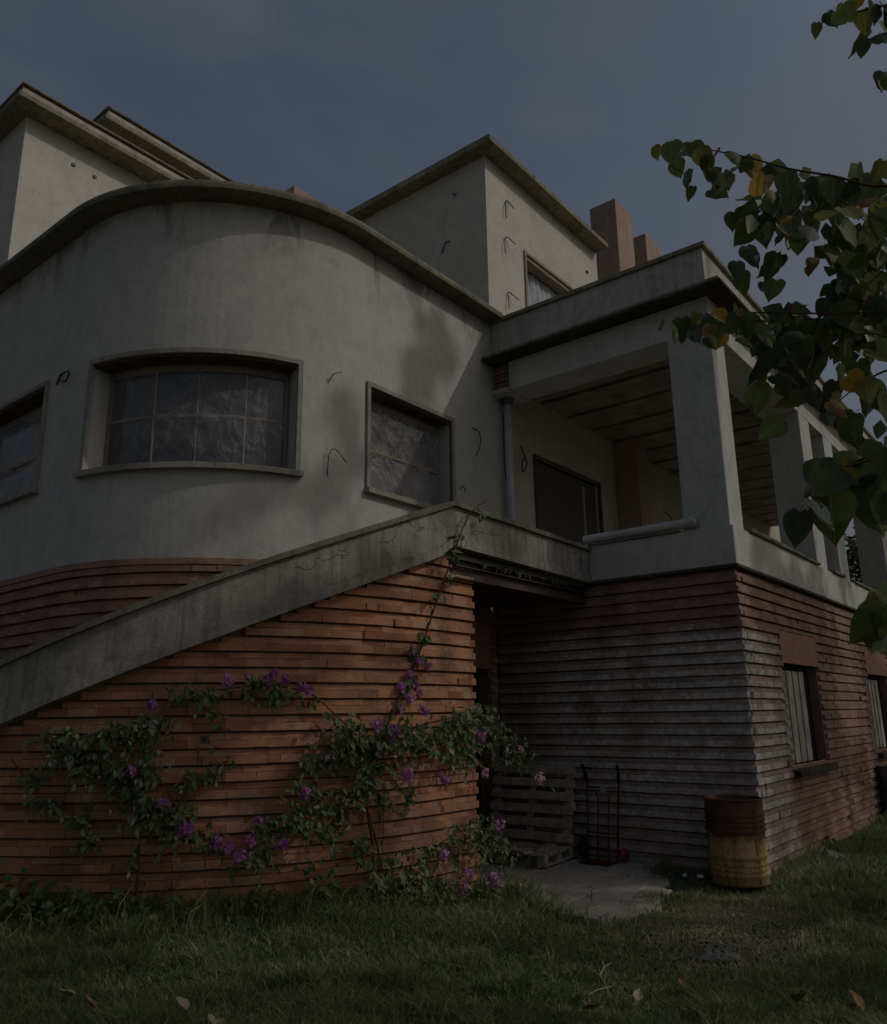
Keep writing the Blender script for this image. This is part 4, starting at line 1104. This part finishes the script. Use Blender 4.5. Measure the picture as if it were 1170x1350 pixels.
weed(545, 1195, 160, .32, .34, .05, 'bushy weed between the climber stem and the end of the wall')
weed(610, 1190, 110, .24, .26, .045, 'weed at the right end of the stair wall beside the paving')
weed(1075, 1118, 130, .26, .30, .04, 'dark weed at the foot of the side wall under the window')

# ================================================================== LAWN
def lawn():
    rng = np.random.default_rng(77)
    def noise2(x, y):
        return (np.sin(x*1.7+y*.9)+np.sin(x*.8-y*2.1+1.3)+np.sin(x*3.9+y*3.1+.7)*.6+np.sin(x*6.3-y*5.2)*.35)/2.95
    P = []
    # sample evenly in the picture, then on the ground, thinner when far
    def add(n, u0, u1, v0, v1, wpow):
        px = rng.uniform(u0, u1, n); py = rng.uniform(v0, v1, n)
        d = np.array(RR)[None]*((px-585)/FPX)[:, None]-np.array(UU)[None]*((py-675)/FPX)[:, None]+np.array(FF)[None]
        t = (-.02-CAM_POS.z)/d[:, 2]; p = np.array(CAM_POS)[None]+d*t[:, None]
        return p[(t > 0)]
    A = [add(150000, -140, 1310, 1080, 1480, 1), add(60000, -140, 1310, 1300, 1560, 1), add(30000, 850, 1400, 1060, 1200, 1)]
    P = np.concatenate(A); x, y = P[:, 0], P[:, 1]
    keep = np.ones(len(P), bool)
    r = np.hypot(x-XC, y-YC)
    keep &= ~((r < RW+.01) & (x <= XC+.01)); keep &= ~((x > XC) & (y > YC-RW-.02) & (x < -2.35)); keep &= ~((x > -.03) & (y > -.03)); keep &= ~((y > 3.0) & (x > -2.6))
    inp = np.array([in_pave(a, b) for a, b in zip(x, y)]); edge = rng.random(len(P)) < .012
    pd = np.full(len(P), 9.0)
    for (ax, ay), (bx, by) in zip(PAVE, PAVE[1:]):
        t = np.clip(((x-ax)*(bx-ax)+(y-ay)*(by-ay))/((bx-ax)**2+(by-ay)**2), 0, 1)
        pd = np.minimum(pd, np.hypot(x-ax-t*(bx-ax), y-ay-t*(by-ay)))
    edge |= pd < .04+.30*np.clip(.35+.6*np.sin(x*7+y*5)*np.sin(x*11-y*13)+.3*np.sin(x*29+y*31), 0, 1)
    near_edge = pd
    keep &= ~inp | edge
    # bare worn patches: in front of the paving and near the drum
    bare = np.exp(-(((x+2.75)/1.15)**2+((y+.55)/.5)**2))*1.15+np.exp(-(((x+1.4)/1.2)**2+((y-.0)/.6)**2))*.95+np.exp(-(((x+2.9)/.5)**2+((y-.5)/.35)**2))*.5
    nb = noise2(x*2.2, y*2.2)
    keep &= ~((rng.random(len(P)) < np.clip(bare*(.75+.5*nb), 0, .93)) & ~(pd < .14))
    x, y, bare, near_edge = x[keep], y[keep], bare[keep], near_edge[keep]; n = len(x)
    dist = np.hypot(x-CAM_POS.x, y-CAM_POS.y)
    dw = np.where(x <= XC, np.hypot(x-XC, y-YC)-RW, (YC-RW)-y)           # distance from the stair wall
    tall = np.exp(-np.clip(dw, 0, 9)/.28)*(x < -2.2)
    nn = noise2(x*1.1, y*1.1); n3 = noise2(x*3+5, y*3)
    clump = np.clip(noise2(x*4.3+9, y*4.7)*noise2(x*2.1, y*2.6+4)*2.2, 0, 1)
    h = (.070+.036*nn+.030*n3+.11*clump+.17*tall+.05*np.exp(-np.abs(y+.02)/.25)*(x > 0)+.045*np.exp(-near_edge/.10))*rng.uniform(.45, 1.5, n)*np.clip(1-bare*.6, .35, 1)
    h = np.clip(h, .02, .45)
    w = np.clip(.0026+dist*.00042, .0026, .008)*rng.uniform(.7, 1.4, n)
    a = rng.uniform(0, 2*PI, n); la = rng.uniform(0, 2*PI, n); lean = h*rng.uniform(.15, 1.15, n)
    zb = np.array([gz(p, q)-.035 for p, q in zip(x, y)])
    dx, dy = np.cos(a)*w, np.sin(a)*w; lx, ly = np.cos(la)*lean, np.sin(la)*lean
    V = np.empty((n, 5, 3))
    V[:,0] = np.stack([x-dx, y-dy, zb], 1); V[:,1] = np.stack([x+dx, y+dy, zb], 1)
    V[:,2] = np.stack([x+dx*.8+lx*.35, y+dy*.8+ly*.35, zb+h*.62], 1); V[:,3] = np.stack([x-dx*.8+lx*.35, y-dy*.8+ly*.35, zb+h*.62], 1)
    V[:,4] = np.stack([x+lx, y+ly, zb+h*rng.uniform(.75, 1.0, n)], 1)
    i = np.arange(n)[:, None]*5
    F = np.concatenate([i+np.array([0,1,2]), i+np.array([0,2,3]), i+np.array([3,2,4])], 1).reshape(-1)
    tint = np.clip(.40+.22*nn+rng.normal(0, .17, n)+.55*np.clip(bare, 0, 1)+(rng.random(n) < .06)*.5, 0, 1)
    tint = np.clip(tint-.10*tall, 0, 1)
    o = np_mesh('lawn', V.reshape(-1, 3), F, 3, 'grass', np.repeat(tint, 5)); tag(o, 'uneven green lawn with dry worn patches in front of the house', 'grass', None, 'stuff')
lawn()
def ground_cover():
    rng = np.random.default_rng(15); C = []; S = []; N = []; t = []
    pt = [(rng.uniform(-60, 1200), 1195+abs(rng.normal())*90) for _ in range(150)]
    for px, py in pt:
        if 640 < px < 870 and py < 1225: continue
        c = on_z(px, py, 0)
        if c.x > -.1 and c.y > -.1: continue
        if math.hypot(c.x-XC, c.y-YC) < RW+.05 and c.x < XC: continue
        if c.x > XC and c.y > 1.8: continue
        r = rng.uniform(.08, .3); n = int(r*160)
        for k in range(n):
            x = c.x+rng.normal()*r; y = c.y+rng.normal()*r
            if math.hypot(x-XC, y-YC) < RW+.02 and x < XC: continue
            if in_pave(x, y) or (x > -.05 and y > -.05): continue
            C.append((x, y, gz(x, y)-.02+rng.uniform(.01, .07))); S.append(rng.uniform(.012, .03)); N.append(rng.normal(size=3)*.5+np.array([0,0,1.0])); t.append(rng.random())
    o = leaf_cloud('ground_cover', C, N, S, 'weed_leaf', t, None, 1.25, .1, rng); tag(o, 'small broad-leaved weeds scattered through the lawn', 'ground cover', None, 'stuff')
ground_cover()
# long dry and green stalks by the wall
def stalks():
    rd = random.Random(8); g1 = MB(); g2 = MB()
    spots = [(300,1215,60,50),(420,1230,60,90),(460,1220,40,70),(590,1205,40,50),(150,1230,70,50),(60,1230,60,40),(360,1225,60,60),(510,1215,40,60),(700,1190,30,8),(240,1225,60,60),(1085,1140,30,16),(560,1215,60,60)]
    for px, py, sp, n in spots:
        for k in range(n):
            b = on_bow(px+rd.gauss(0, sp*.6), 1000, RW+abs(rd.gauss(.25, .3))) if px < 620 else on_z(px+rd.gauss(0, sp*.6), py+rd.gauss(0, 7), -.02)
            b.z = gz(b.x, b.y)-.03; h = rd.uniform(.12, .34)*(1.5 if rd.random() < .15 else 1); a = rd.uniform(0, 6.28); l = h*rd.uniform(.15, .8)
            mid = b+Vector((math.cos(a)*l*.3, math.sin(a)*l*.3, h*.6)); tip = b+Vector((math.cos(a)*l, math.sin(a)*l, h*rd.uniform(.7,1)))
            (g1 if rd.random() < .45 else g2).tube([b, mid, tip], [.0035,.0028,.0012], 3, False)
    g2.t = [random.random()*.6 for _ in g2.v]
    tag(g1.build('dry_stalks', 'straw'), 'long dry straw-coloured stalks along the foot of the stair wall', 'dry grass', None, 'stuff')
    tag(g2.build('tall_grass', 'grass'), 'long green grass blades along the foot of the stair wall', 'tall grass', None, 'stuff')
stalks()

# ================================================================== THE TREE OVERHEAD (right of the camera)
tree = tag(empty('tree', (-6.5, -5.2, 0)), 'heart-leaved tree whose green and yellow leafy branches reach in from the right edge', 'tree')
tinv = Matrix.Translation((6.5, 5.2, 0))
def tp(o): o.parent = tree; o.matrix_parent_inverse = tinv; return o
tp(MB().tube([(-6.5,-5.2,-.1),(-6.45,-5.15,.8),(-6.5,-5.1,1.8),(-6.4,-5.05,2.8),(-6.45,-5.0,3.8),(-6.4,-5.1,5.0)], [.19,.16,.14,.12,.09,.05], 14).build('trunk', 'bark', None, smooth=True))
def catmull(P, m_=5):
    out = []
    for i in range(len(P)-1):
        p0, p1, p2, p3 = P[max(i-1,0)], P[i], P[i+1], P[min(i+2,len(P)-1)]
        for k in range(m_):
            u = k/m_; out.append(.5*((2*p1)+(-p0+p2)*u+(2*p0-5*p1+4*p2-p3)*u*u+(-p0+3*p1-3*p2+p3)*u**3))
    out.append(P[-1]); return out
LM = {}
for nm in ('green','dark','blue','olive','yellow','brown'):
    LM[nm] = [leaf_mesh('leaf', .085, .098, 'tree_leaf_'+nm, c, 6) for c in (.18, .38, -.3)]
rt = random.Random(17)
def leaf_at(px, py, wpx, kind, dep, roll=None):
    """leaf hanging from (px,py), about wpx wide in the picture"""
    o = bpy.data.objects.new('leaf', rt.choice(LM[kind])); COL.objects.link(o)
    p = at_depth(px, py, dep); sc = wpx*.88*dep/FPX/.085
    yaw = math.atan2(-RR.x*0+ -FF.x, FF.y) if False else math.atan2(FF.y, FF.x)-PI/2
    o.location = p; o.scale = (sc, sc, sc*rt.uniform(.9, 1.12))
    o.rotation_euler = (rt.gauss(.15, .45), rt.gauss(0, .32) if roll is None else roll, yaw+rt.gauss(0, .62)); tp(o)
def branch(pts, r0, n_leaf, w, kinds, spread=9, r1=.0015, dense=None, keep=None):
    """pts: (px, py, depth); the leaves hang below it"""
    P = catmull([at_depth(*q) for q in pts]); n = len(P)
    tp(MB().tube(P, [r0+(r1-r0)*i/(n-1) for i in range(n)], 6).build('branch', 'twig', None, smooth=True))
    for k in range(n_leaf):
        u = rt.random()*(n-1) if dense is None else (n-1)*rt.random()**dense
        i = min(int(u), n-2); p = P[i].lerp(P[i+1], u-i); q = project(p)
        if q is None: continue
        lx = q[0]+rt.gauss(0, spread); ly = q[1]+abs(rt.gauss(0, spread*.8))-3
        leaf_at(lx, ly, w*rt.uniform(.72, 1.2), rt.choice(kinds), q[2]+rt.gauss(0,.06))
G = ['green','green','dark','dark','green','olive','blue']; GY = G+['olive']; 
root = (1500, 250, 2.4)
# upper branch, tip at (862,205)
branch([root,(1300,215,2.5),(1170,245,2.6),(1100,232,2.65),(1040,222,2.7),(985,207,2.75),(925,196,2.8),(885,196,2.82)], .006, 0, 34, G)
for px, py, w, k in ((863,193,20,'olive'),(885,187,34,'green'),(897,200,30,'dark'),(890,212,28,'green'),(912,188,34,'green'),(922,197,30,'olive'),(935,206,26,'green'),(905,226,26,'blue'),(914,246,20,'green'),
    (938,250,30,'green'),(950,196,16,'brown'),(946,228,26,'dark'),(965,200,26,'green'),(990,206,34,'yellow'),(992,236,36,'yellow'),(962,232,20,'brown'),(968,280,28,'green'),(980,262,34,'green'),(1015,250,22,'olive'),(1012,232,20,'brown'),
    (1036,228,34,'dark'),(1044,250,42,'dark'),(1030,262,36,'green'),(1003,284,40,'dark'),(990,300,34,'green'),(985,325,36,'blue'),(972,345,28,'blue'),(1005,295,16,'brown'),(1040,285,30,'yellow'),(1036,300,30,'green'),(1078,234,38,'dark'),
    (1072,262,28,'green'),(1070,300,36,'blue'),(1072,340,20,'brown'),(1066,352,12,'brown'),(1026,336,40,'green'),(1030,335,44,'dark'),(1024,370,32,'green'),(1006,372,14,'blue'),(975,362,32,'green'),(1098,236,34,'dark'),(1118,240,36,'dark'),(1130,225,40,'blue'),
    (1150,232,40,'dark'),(1165,212,30,'olive'),(1132,272,34,'yellow'),(1128,300,34,'blue'),(1100,262,40,'green'),(1108,290,44,'green'),(1100,325,44,'green'),(1125,330,50,'green'),(1112,350,44,'dark'),(1146,262,24,'brown'),(1160,270,40,'olive')):
    leaf_at(px, py, w, k, 2.72+rt.gauss(0, .08))
branch([root,(1290,260,2.5),(1190,300,2.55),(1140,290,2.6),(1105,262,2.62),(1070,300,2.66)], .003, 22, 36, GY, 26)
branch([(1420,360,2.3),(1280,330,2.4),(1200,330,2.5),(1150,370,2.55),(1120,400,2.6)], .003, 26, 38, G, 34)
# middle branch, tip at (878,430)
branch([root,(1330,395,2.4),(1170,410,2.5),(1080,413,2.55),(1010,412,2.6),(955,412,2.64),(900,420,2.66)], .005, 0, 32, GY)
for px, py, w, k in ((876,424,16,'olive'),(888,430,28,'green'),(900,420,34,'dark'),(912,432,26,'blue'),(922,412,26,'olive'),(930,418,28,'dark'),(937,428,22,'brown'),(932,444,22,'green'),(947,408,22,'yellow'),(952,424,36,'green'),(957,440,22,'yellow'),(970,420,34,'dark'),
    (985,418,32,'dark'),(996,424,30,'blue'),(978,446,26,'green'),(1005,428,40,'green'),(1012,452,40,'dark'),(1020,470,48,'dark'),(1036,440,34,'dark'),(1044,424,34,'green'),(1010,495,26,'olive'),(1000,510,24,'olive'),(1008,505,34,'olive'),(1022,495,24,'blue'),(1030,505,30,'green'),
    (1060,420,40,'dark'),(1060,445,44,'dark'),(1085,430,46,'green'),(1078,460,44,'green'),(1040,470,44,'dark'),(1045,400,16,'brown'),(1110,425,46,'dark'),(1108,400,40,'green'),(1112,370,40,'blue'),(1135,400,44,'dark'),(1150,425,44,'green'),(1120,450,44,'green'),(1150,455,40,'dark'),(1090,395,26,'dark'),(1165,380,36,'green'),(990,438,18,'green'),(975,408,12,'brown')):
    leaf_at(px, py, w, k, 2.58+rt.gauss(0, .08))
branch([root,(1300,470,2.3),(1200,450,2.4),(1130,440,2.45),(1080,470,2.5),(1040,495,2.5)], .003, 26, 36, GY, 32)
# small spray in front of the loggia side
branch([root,(1320,470,1.9),(1210,480,2.0),(1165,490,2.1),(1130,510,2.15),(1105,530,2.2)], .006, 0, 40, GY)
for px, py, w, k in ((1118,495,38,'yellow'),(1140,500,34,'olive'),(1148,520,36,'dark'),(1150,505,40,'green'),(1108,520,30,'olive'),(1095,530,30,'brown'),(1090,545,24,'blue'),(1128,545,40,'green'),(1118,560,34,'dark'),(1170,520,40,'green'),(1160,600,24,'brown'),(1125,590,20,'olive')):
    leaf_at(px, py, w, k, 2.15+rt.gauss(0, .05))
# big near leaves lower right
branch([(1500,520,1.5),(1300,560,1.4),(1180,590,1.35),(1150,605,1.35),(1115,615,1.35)], .007, 0, 60, G)
for px, py, w, k in ((1090,612,62,'dark'),(1108,618,60,'dark'),(1080,640,66,'blue'),(1068,660,52,'blue'),(1055,675,44,'blue'),(1095,650,70,'green'),(1110,655,50,'green'),(1130,605,70,'dark'),(1152,600,66,'blue'),(1142,625,76,'dark'),(1140,640,74,'green'),(1122,605,30,'yellow'),(1165,625,70,'green'),(1170,590,60,'dark'),(1168,650,60,'dark')):
    leaf_at(px, py, w, k, 1.35+rt.gauss(0, .04))
branch([(1500,700,1.3),(1300,740,1.3),(1200,760,1.3),(1172,775,1.3)], .006, 0, 60, G)
for px, py, w, k in ((1165,785,54,'olive'),(1168,805,60,'green'),(1155,825,44,'dark'),(1150,838,38,'green'),(1175,800,60,'dark'),(1180,770,60,'green')):
    leaf_at(px, py, w, k, 1.3+rt.gauss(0, .03))
# top right corner spray
branch([(1500,-60,2.5),(1300,-40,2.5),(1200,0,2.55),(1150,10,2.6),(1100,25,2.65),(1075,33,2.7)], .007, 0, 34, G)
for px, py, w, k in ((1077,30,20,'olive'),(1092,16,26,'dark'),(1103,14,30,'green'),(1112,8,28,'green'),(1120,0,30,'dark'),(1138,14,28,'olive'),(1152,5,34,'green'),(1165,8,40,'dark'),(1148,40,36,'green'),(1160,45,40,'blue'),(1140,52,24,'dark'),(1168,30,30,'green'),(1165,95,30,'blue'),(1158,105,20,'dark'),(1172,100,30,'green'),(1135,-5,20,'yellow'),(1180,10,40,'green')):
    leaf_at(px, py, w, k, 2.6+rt.gauss(0, .06))

# small leaves deeper in the same branches, too many to tell apart
_C = []; _S = []; _N = []; _t = []
_rg = np.random.default_rng(61)
for (x0, y0, x1, y1, wd, n, dep) in ((1050,245,1200,250,20,50,2.9),(1090,300,1190,330,32,60,2.9),(1020,440,1190,430,28,120,2.85),(985,260,1060,290,26,30,2.85),(960,420,1040,425,12,20,2.75),(1110,350,1190,400,30,60,2.85),(930,210,1000,230,14,10,2.8),(1170,560,1200,640,28,20,1.7)):
    for k in range(n):
        u = _rg.random(); p = at_depth(x0+(x1-x0)*u+_rg.normal()*wd*.5, y0+(y1-y0)*u+_rg.normal()*wd*.6, dep+_rg.normal()*.1)
        _C.append(tuple(p)); _S.append(.062*_rg.uniform(.7,1.2)*dep/2.9); _N.append(np.array(-FF)+_rg.normal(size=3)*.5); _t.append(_rg.random()*.8)
_o = leaf_cloud('foliage', _C, _N, _S, 'vine_leaf', _t, None, 1.3, .5, _rg); _o['kind'] = 'stuff'; tp(_o)

# rest of this tree's crown, above and beside the camera, outside the frame
def crown(name, parent, blobs, n, size, seed, mat='far_leaf', avoid=True, loc=(0,0,0)):
    rng = np.random.default_rng(seed); C = []
    tot = sum(b[3]*b[4]*b[5] for b in blobs)
    for (cx, cy, cz, rx, ry, rz) in blobs:
        k = int(n*rx*ry*rz/tot)
        cl = rng.normal(size=(max(6, k//45), 3)); cl /= np.linalg.norm(cl, axis=1, keepdims=True); cl *= rng.random((len(cl),1))**.4
        pick = rng.integers(0, len(cl), k); q = cl[pick]+rng.normal(size=(k,3))*.13
        C.append(np.array([cx,cy,cz])+q*np.array([rx,ry,rz]))
    C = np.concatenate(C)
    if avoid:
        v = C-np.array(CAM_POS); z = v@np.array(FF); u = 585+FPX*(v@np.array(RR))/np.maximum(z,.01); w = 675-FPX*(v@np.array(UU))/np.maximum(z,.01)
        C = C[~((z > .05) & (u > -60) & (u < 1225) & (w > -60) & (w < 1420))]
        C = C[np.linalg.norm(C-np.array(CAM_POS), axis=1) > .7]
    n = len(C); N = rng.normal(size=(n,3))*.7+np.array([0,0,1.0])
    o = leaf_cloud(name, C-np.array(loc), N, size*rng.uniform(.6,1.3,n), mat, rng.random(n), None, 1.2, .2, rng); o['kind'] = 'stuff'
    o.parent = parent; return o
crown('crown', tree, [(-6.3,-5.6,4.4,2.2,1.8,1.3),(-5.4,-5.2,3.4,1.2,1.0,1.0),(-7.5,-5.8,3.6,1.3,1.3,.9)], 1500, .09, 3, loc=(-6.5,-5.2,0))

# garden trees behind the photographer's right shoulder, whose shade falls on the lawn and the side wall
def garden_tree(x, y, h, blobs, n, label, seed, size=.16):
    t = tag(empty('garden_tree', (x, y, 0)), label, 'tree', 'garden trees')
    MB().tube([(0,0,-.1),(.05,.02,h*.25),(-.04,.05,h*.5),(.03,0,h*.8)], [.22,.18,.13,.06], 12).build('trunk', 'bark', t, smooth=True)
    rd = random.Random(seed)
    for b in blobs:
        MB().tube([(0,0,h*.35),((b[0]-x)*.5,(b[1]-y)*.5,(h*.35+b[2])*.5+.2),(b[0]-x,b[1]-y,b[2])], [.09,.06,.02], 7).build('limb', 'bark', t, smooth=True)
    crown('crown', t, blobs, n, size, seed, loc=(x, y, 0)); return t
#SHADE
TEL = math.tan(SUN_EL)
def up_sun(T, D): return (T[0]+SUN_H.x*D, T[1]+SUN_H.y*D, T[2]+TEL*D)
def shade_tree(name_label, D, targets, n, seed, size, dens=1.0):
    bl = []
    for T in targets:
        c = up_sun(T[:3], D+T[5] if len(T) > 5 else D); bl.append((c[0], c[1], c[2], T[3], T[3]*.8, T[4]))
    mx = sum(b[0] for b in bl)/len(bl); my = sum(b[1] for b in bl)/len(bl); mz = max(b[2] for b in bl)
    garden_tree(mx, my, mz, bl, n, name_label, seed, size)
shade_tree('broad garden tree beyond the lawn on the right', 15, [(-4.1,2.1,.4,.4,.3),(-5.4,3.0,1.3,.6,.5),(-6.8,.8,0,1.2,.9),(-5.9,-.9,0,1.2,.8),(-3.6,-1.3,0,.8,.5),(-2.6,.2,0,1.0,.7),(-1.2,.9,.3,.9,.8),(-5.7,3.1,1.0,.9,.8),(-5.0,2.7,1.9,.6,.5),(-4.3,2.2,1.1,.45,.5),(-4.6,2.3,.5,.6,.45),(-7.5,3.0,0,1.3,1.0)], 4200, 21, .17)
shade_tree('taller garden tree beyond the lawn, right of the broad one', 16, [(-.6,-1.2,0,1.0,.7),(1.2,0,1.0,1.0,1.0),(7.6,0,4.6,1.2,.9),(1.0,0,2.8,.8,.9),(3.0,0,1.2,1.0,.8),(3.0,0,3.0,.9,.9),(2.6,-1.5,0,1.3,.8),(5.6,0,4.3,.9,.8),(6.6,0,2.0,1.0,1.2),(9,0,3,1.5,1.6),(9.5,0,5.2,1.3,1.2),(2.4,0,4.6,.9,.5),(4.6,0,.6,.8,.5),(.4,-.3,2.0,.7,1.2),(2.0,0,2.0,1.2,1.6),(3.6,0,2.2,.6,1.6)], 13500, 22, .17)
def bay_pt(px, py): return tuple(on_bow(px, py, RB))
shade_tree('slender tall tree far behind the two garden trees', 21, [bay_pt(572,462)+(.40,.50),bay_pt(550,492)+(.30,.34),bay_pt(578,440)+(.22,.3),bay_pt(455,555)+(.22,.3),bay_pt(470,600)+(.2,.3),bay_pt(425,640)+(.28,.2),bay_pt(330,665)+(.3,.12),(-3.5,1.95,2.3,.16,.16),(-2.0,1.85,3.6,.4,.15),(-4.0,2.0,3.0,.4,.15)], 1900, 23, .13)
# greenery seen through the far end of the loggia
far = tag(empty('tree', (19.5, 1.6, 0)), 'green leafy tree glimpsed through the far end of the loggia', 'tree')
MB().tube([(0,0,-.1),(0,0,5)], [.2,.08], 10).build('trunk', 'bark', far, smooth=True)
crown('crown', far, [(19.5,1.6,5.6,2.2,1.6,2.4),(20.5,1.0,3.6,1.8,1.8,1.6)], 8000, .16, 31, avoid=False, loc=(19.5,1.6,0))
print('objects', len(bpy.data.objects))
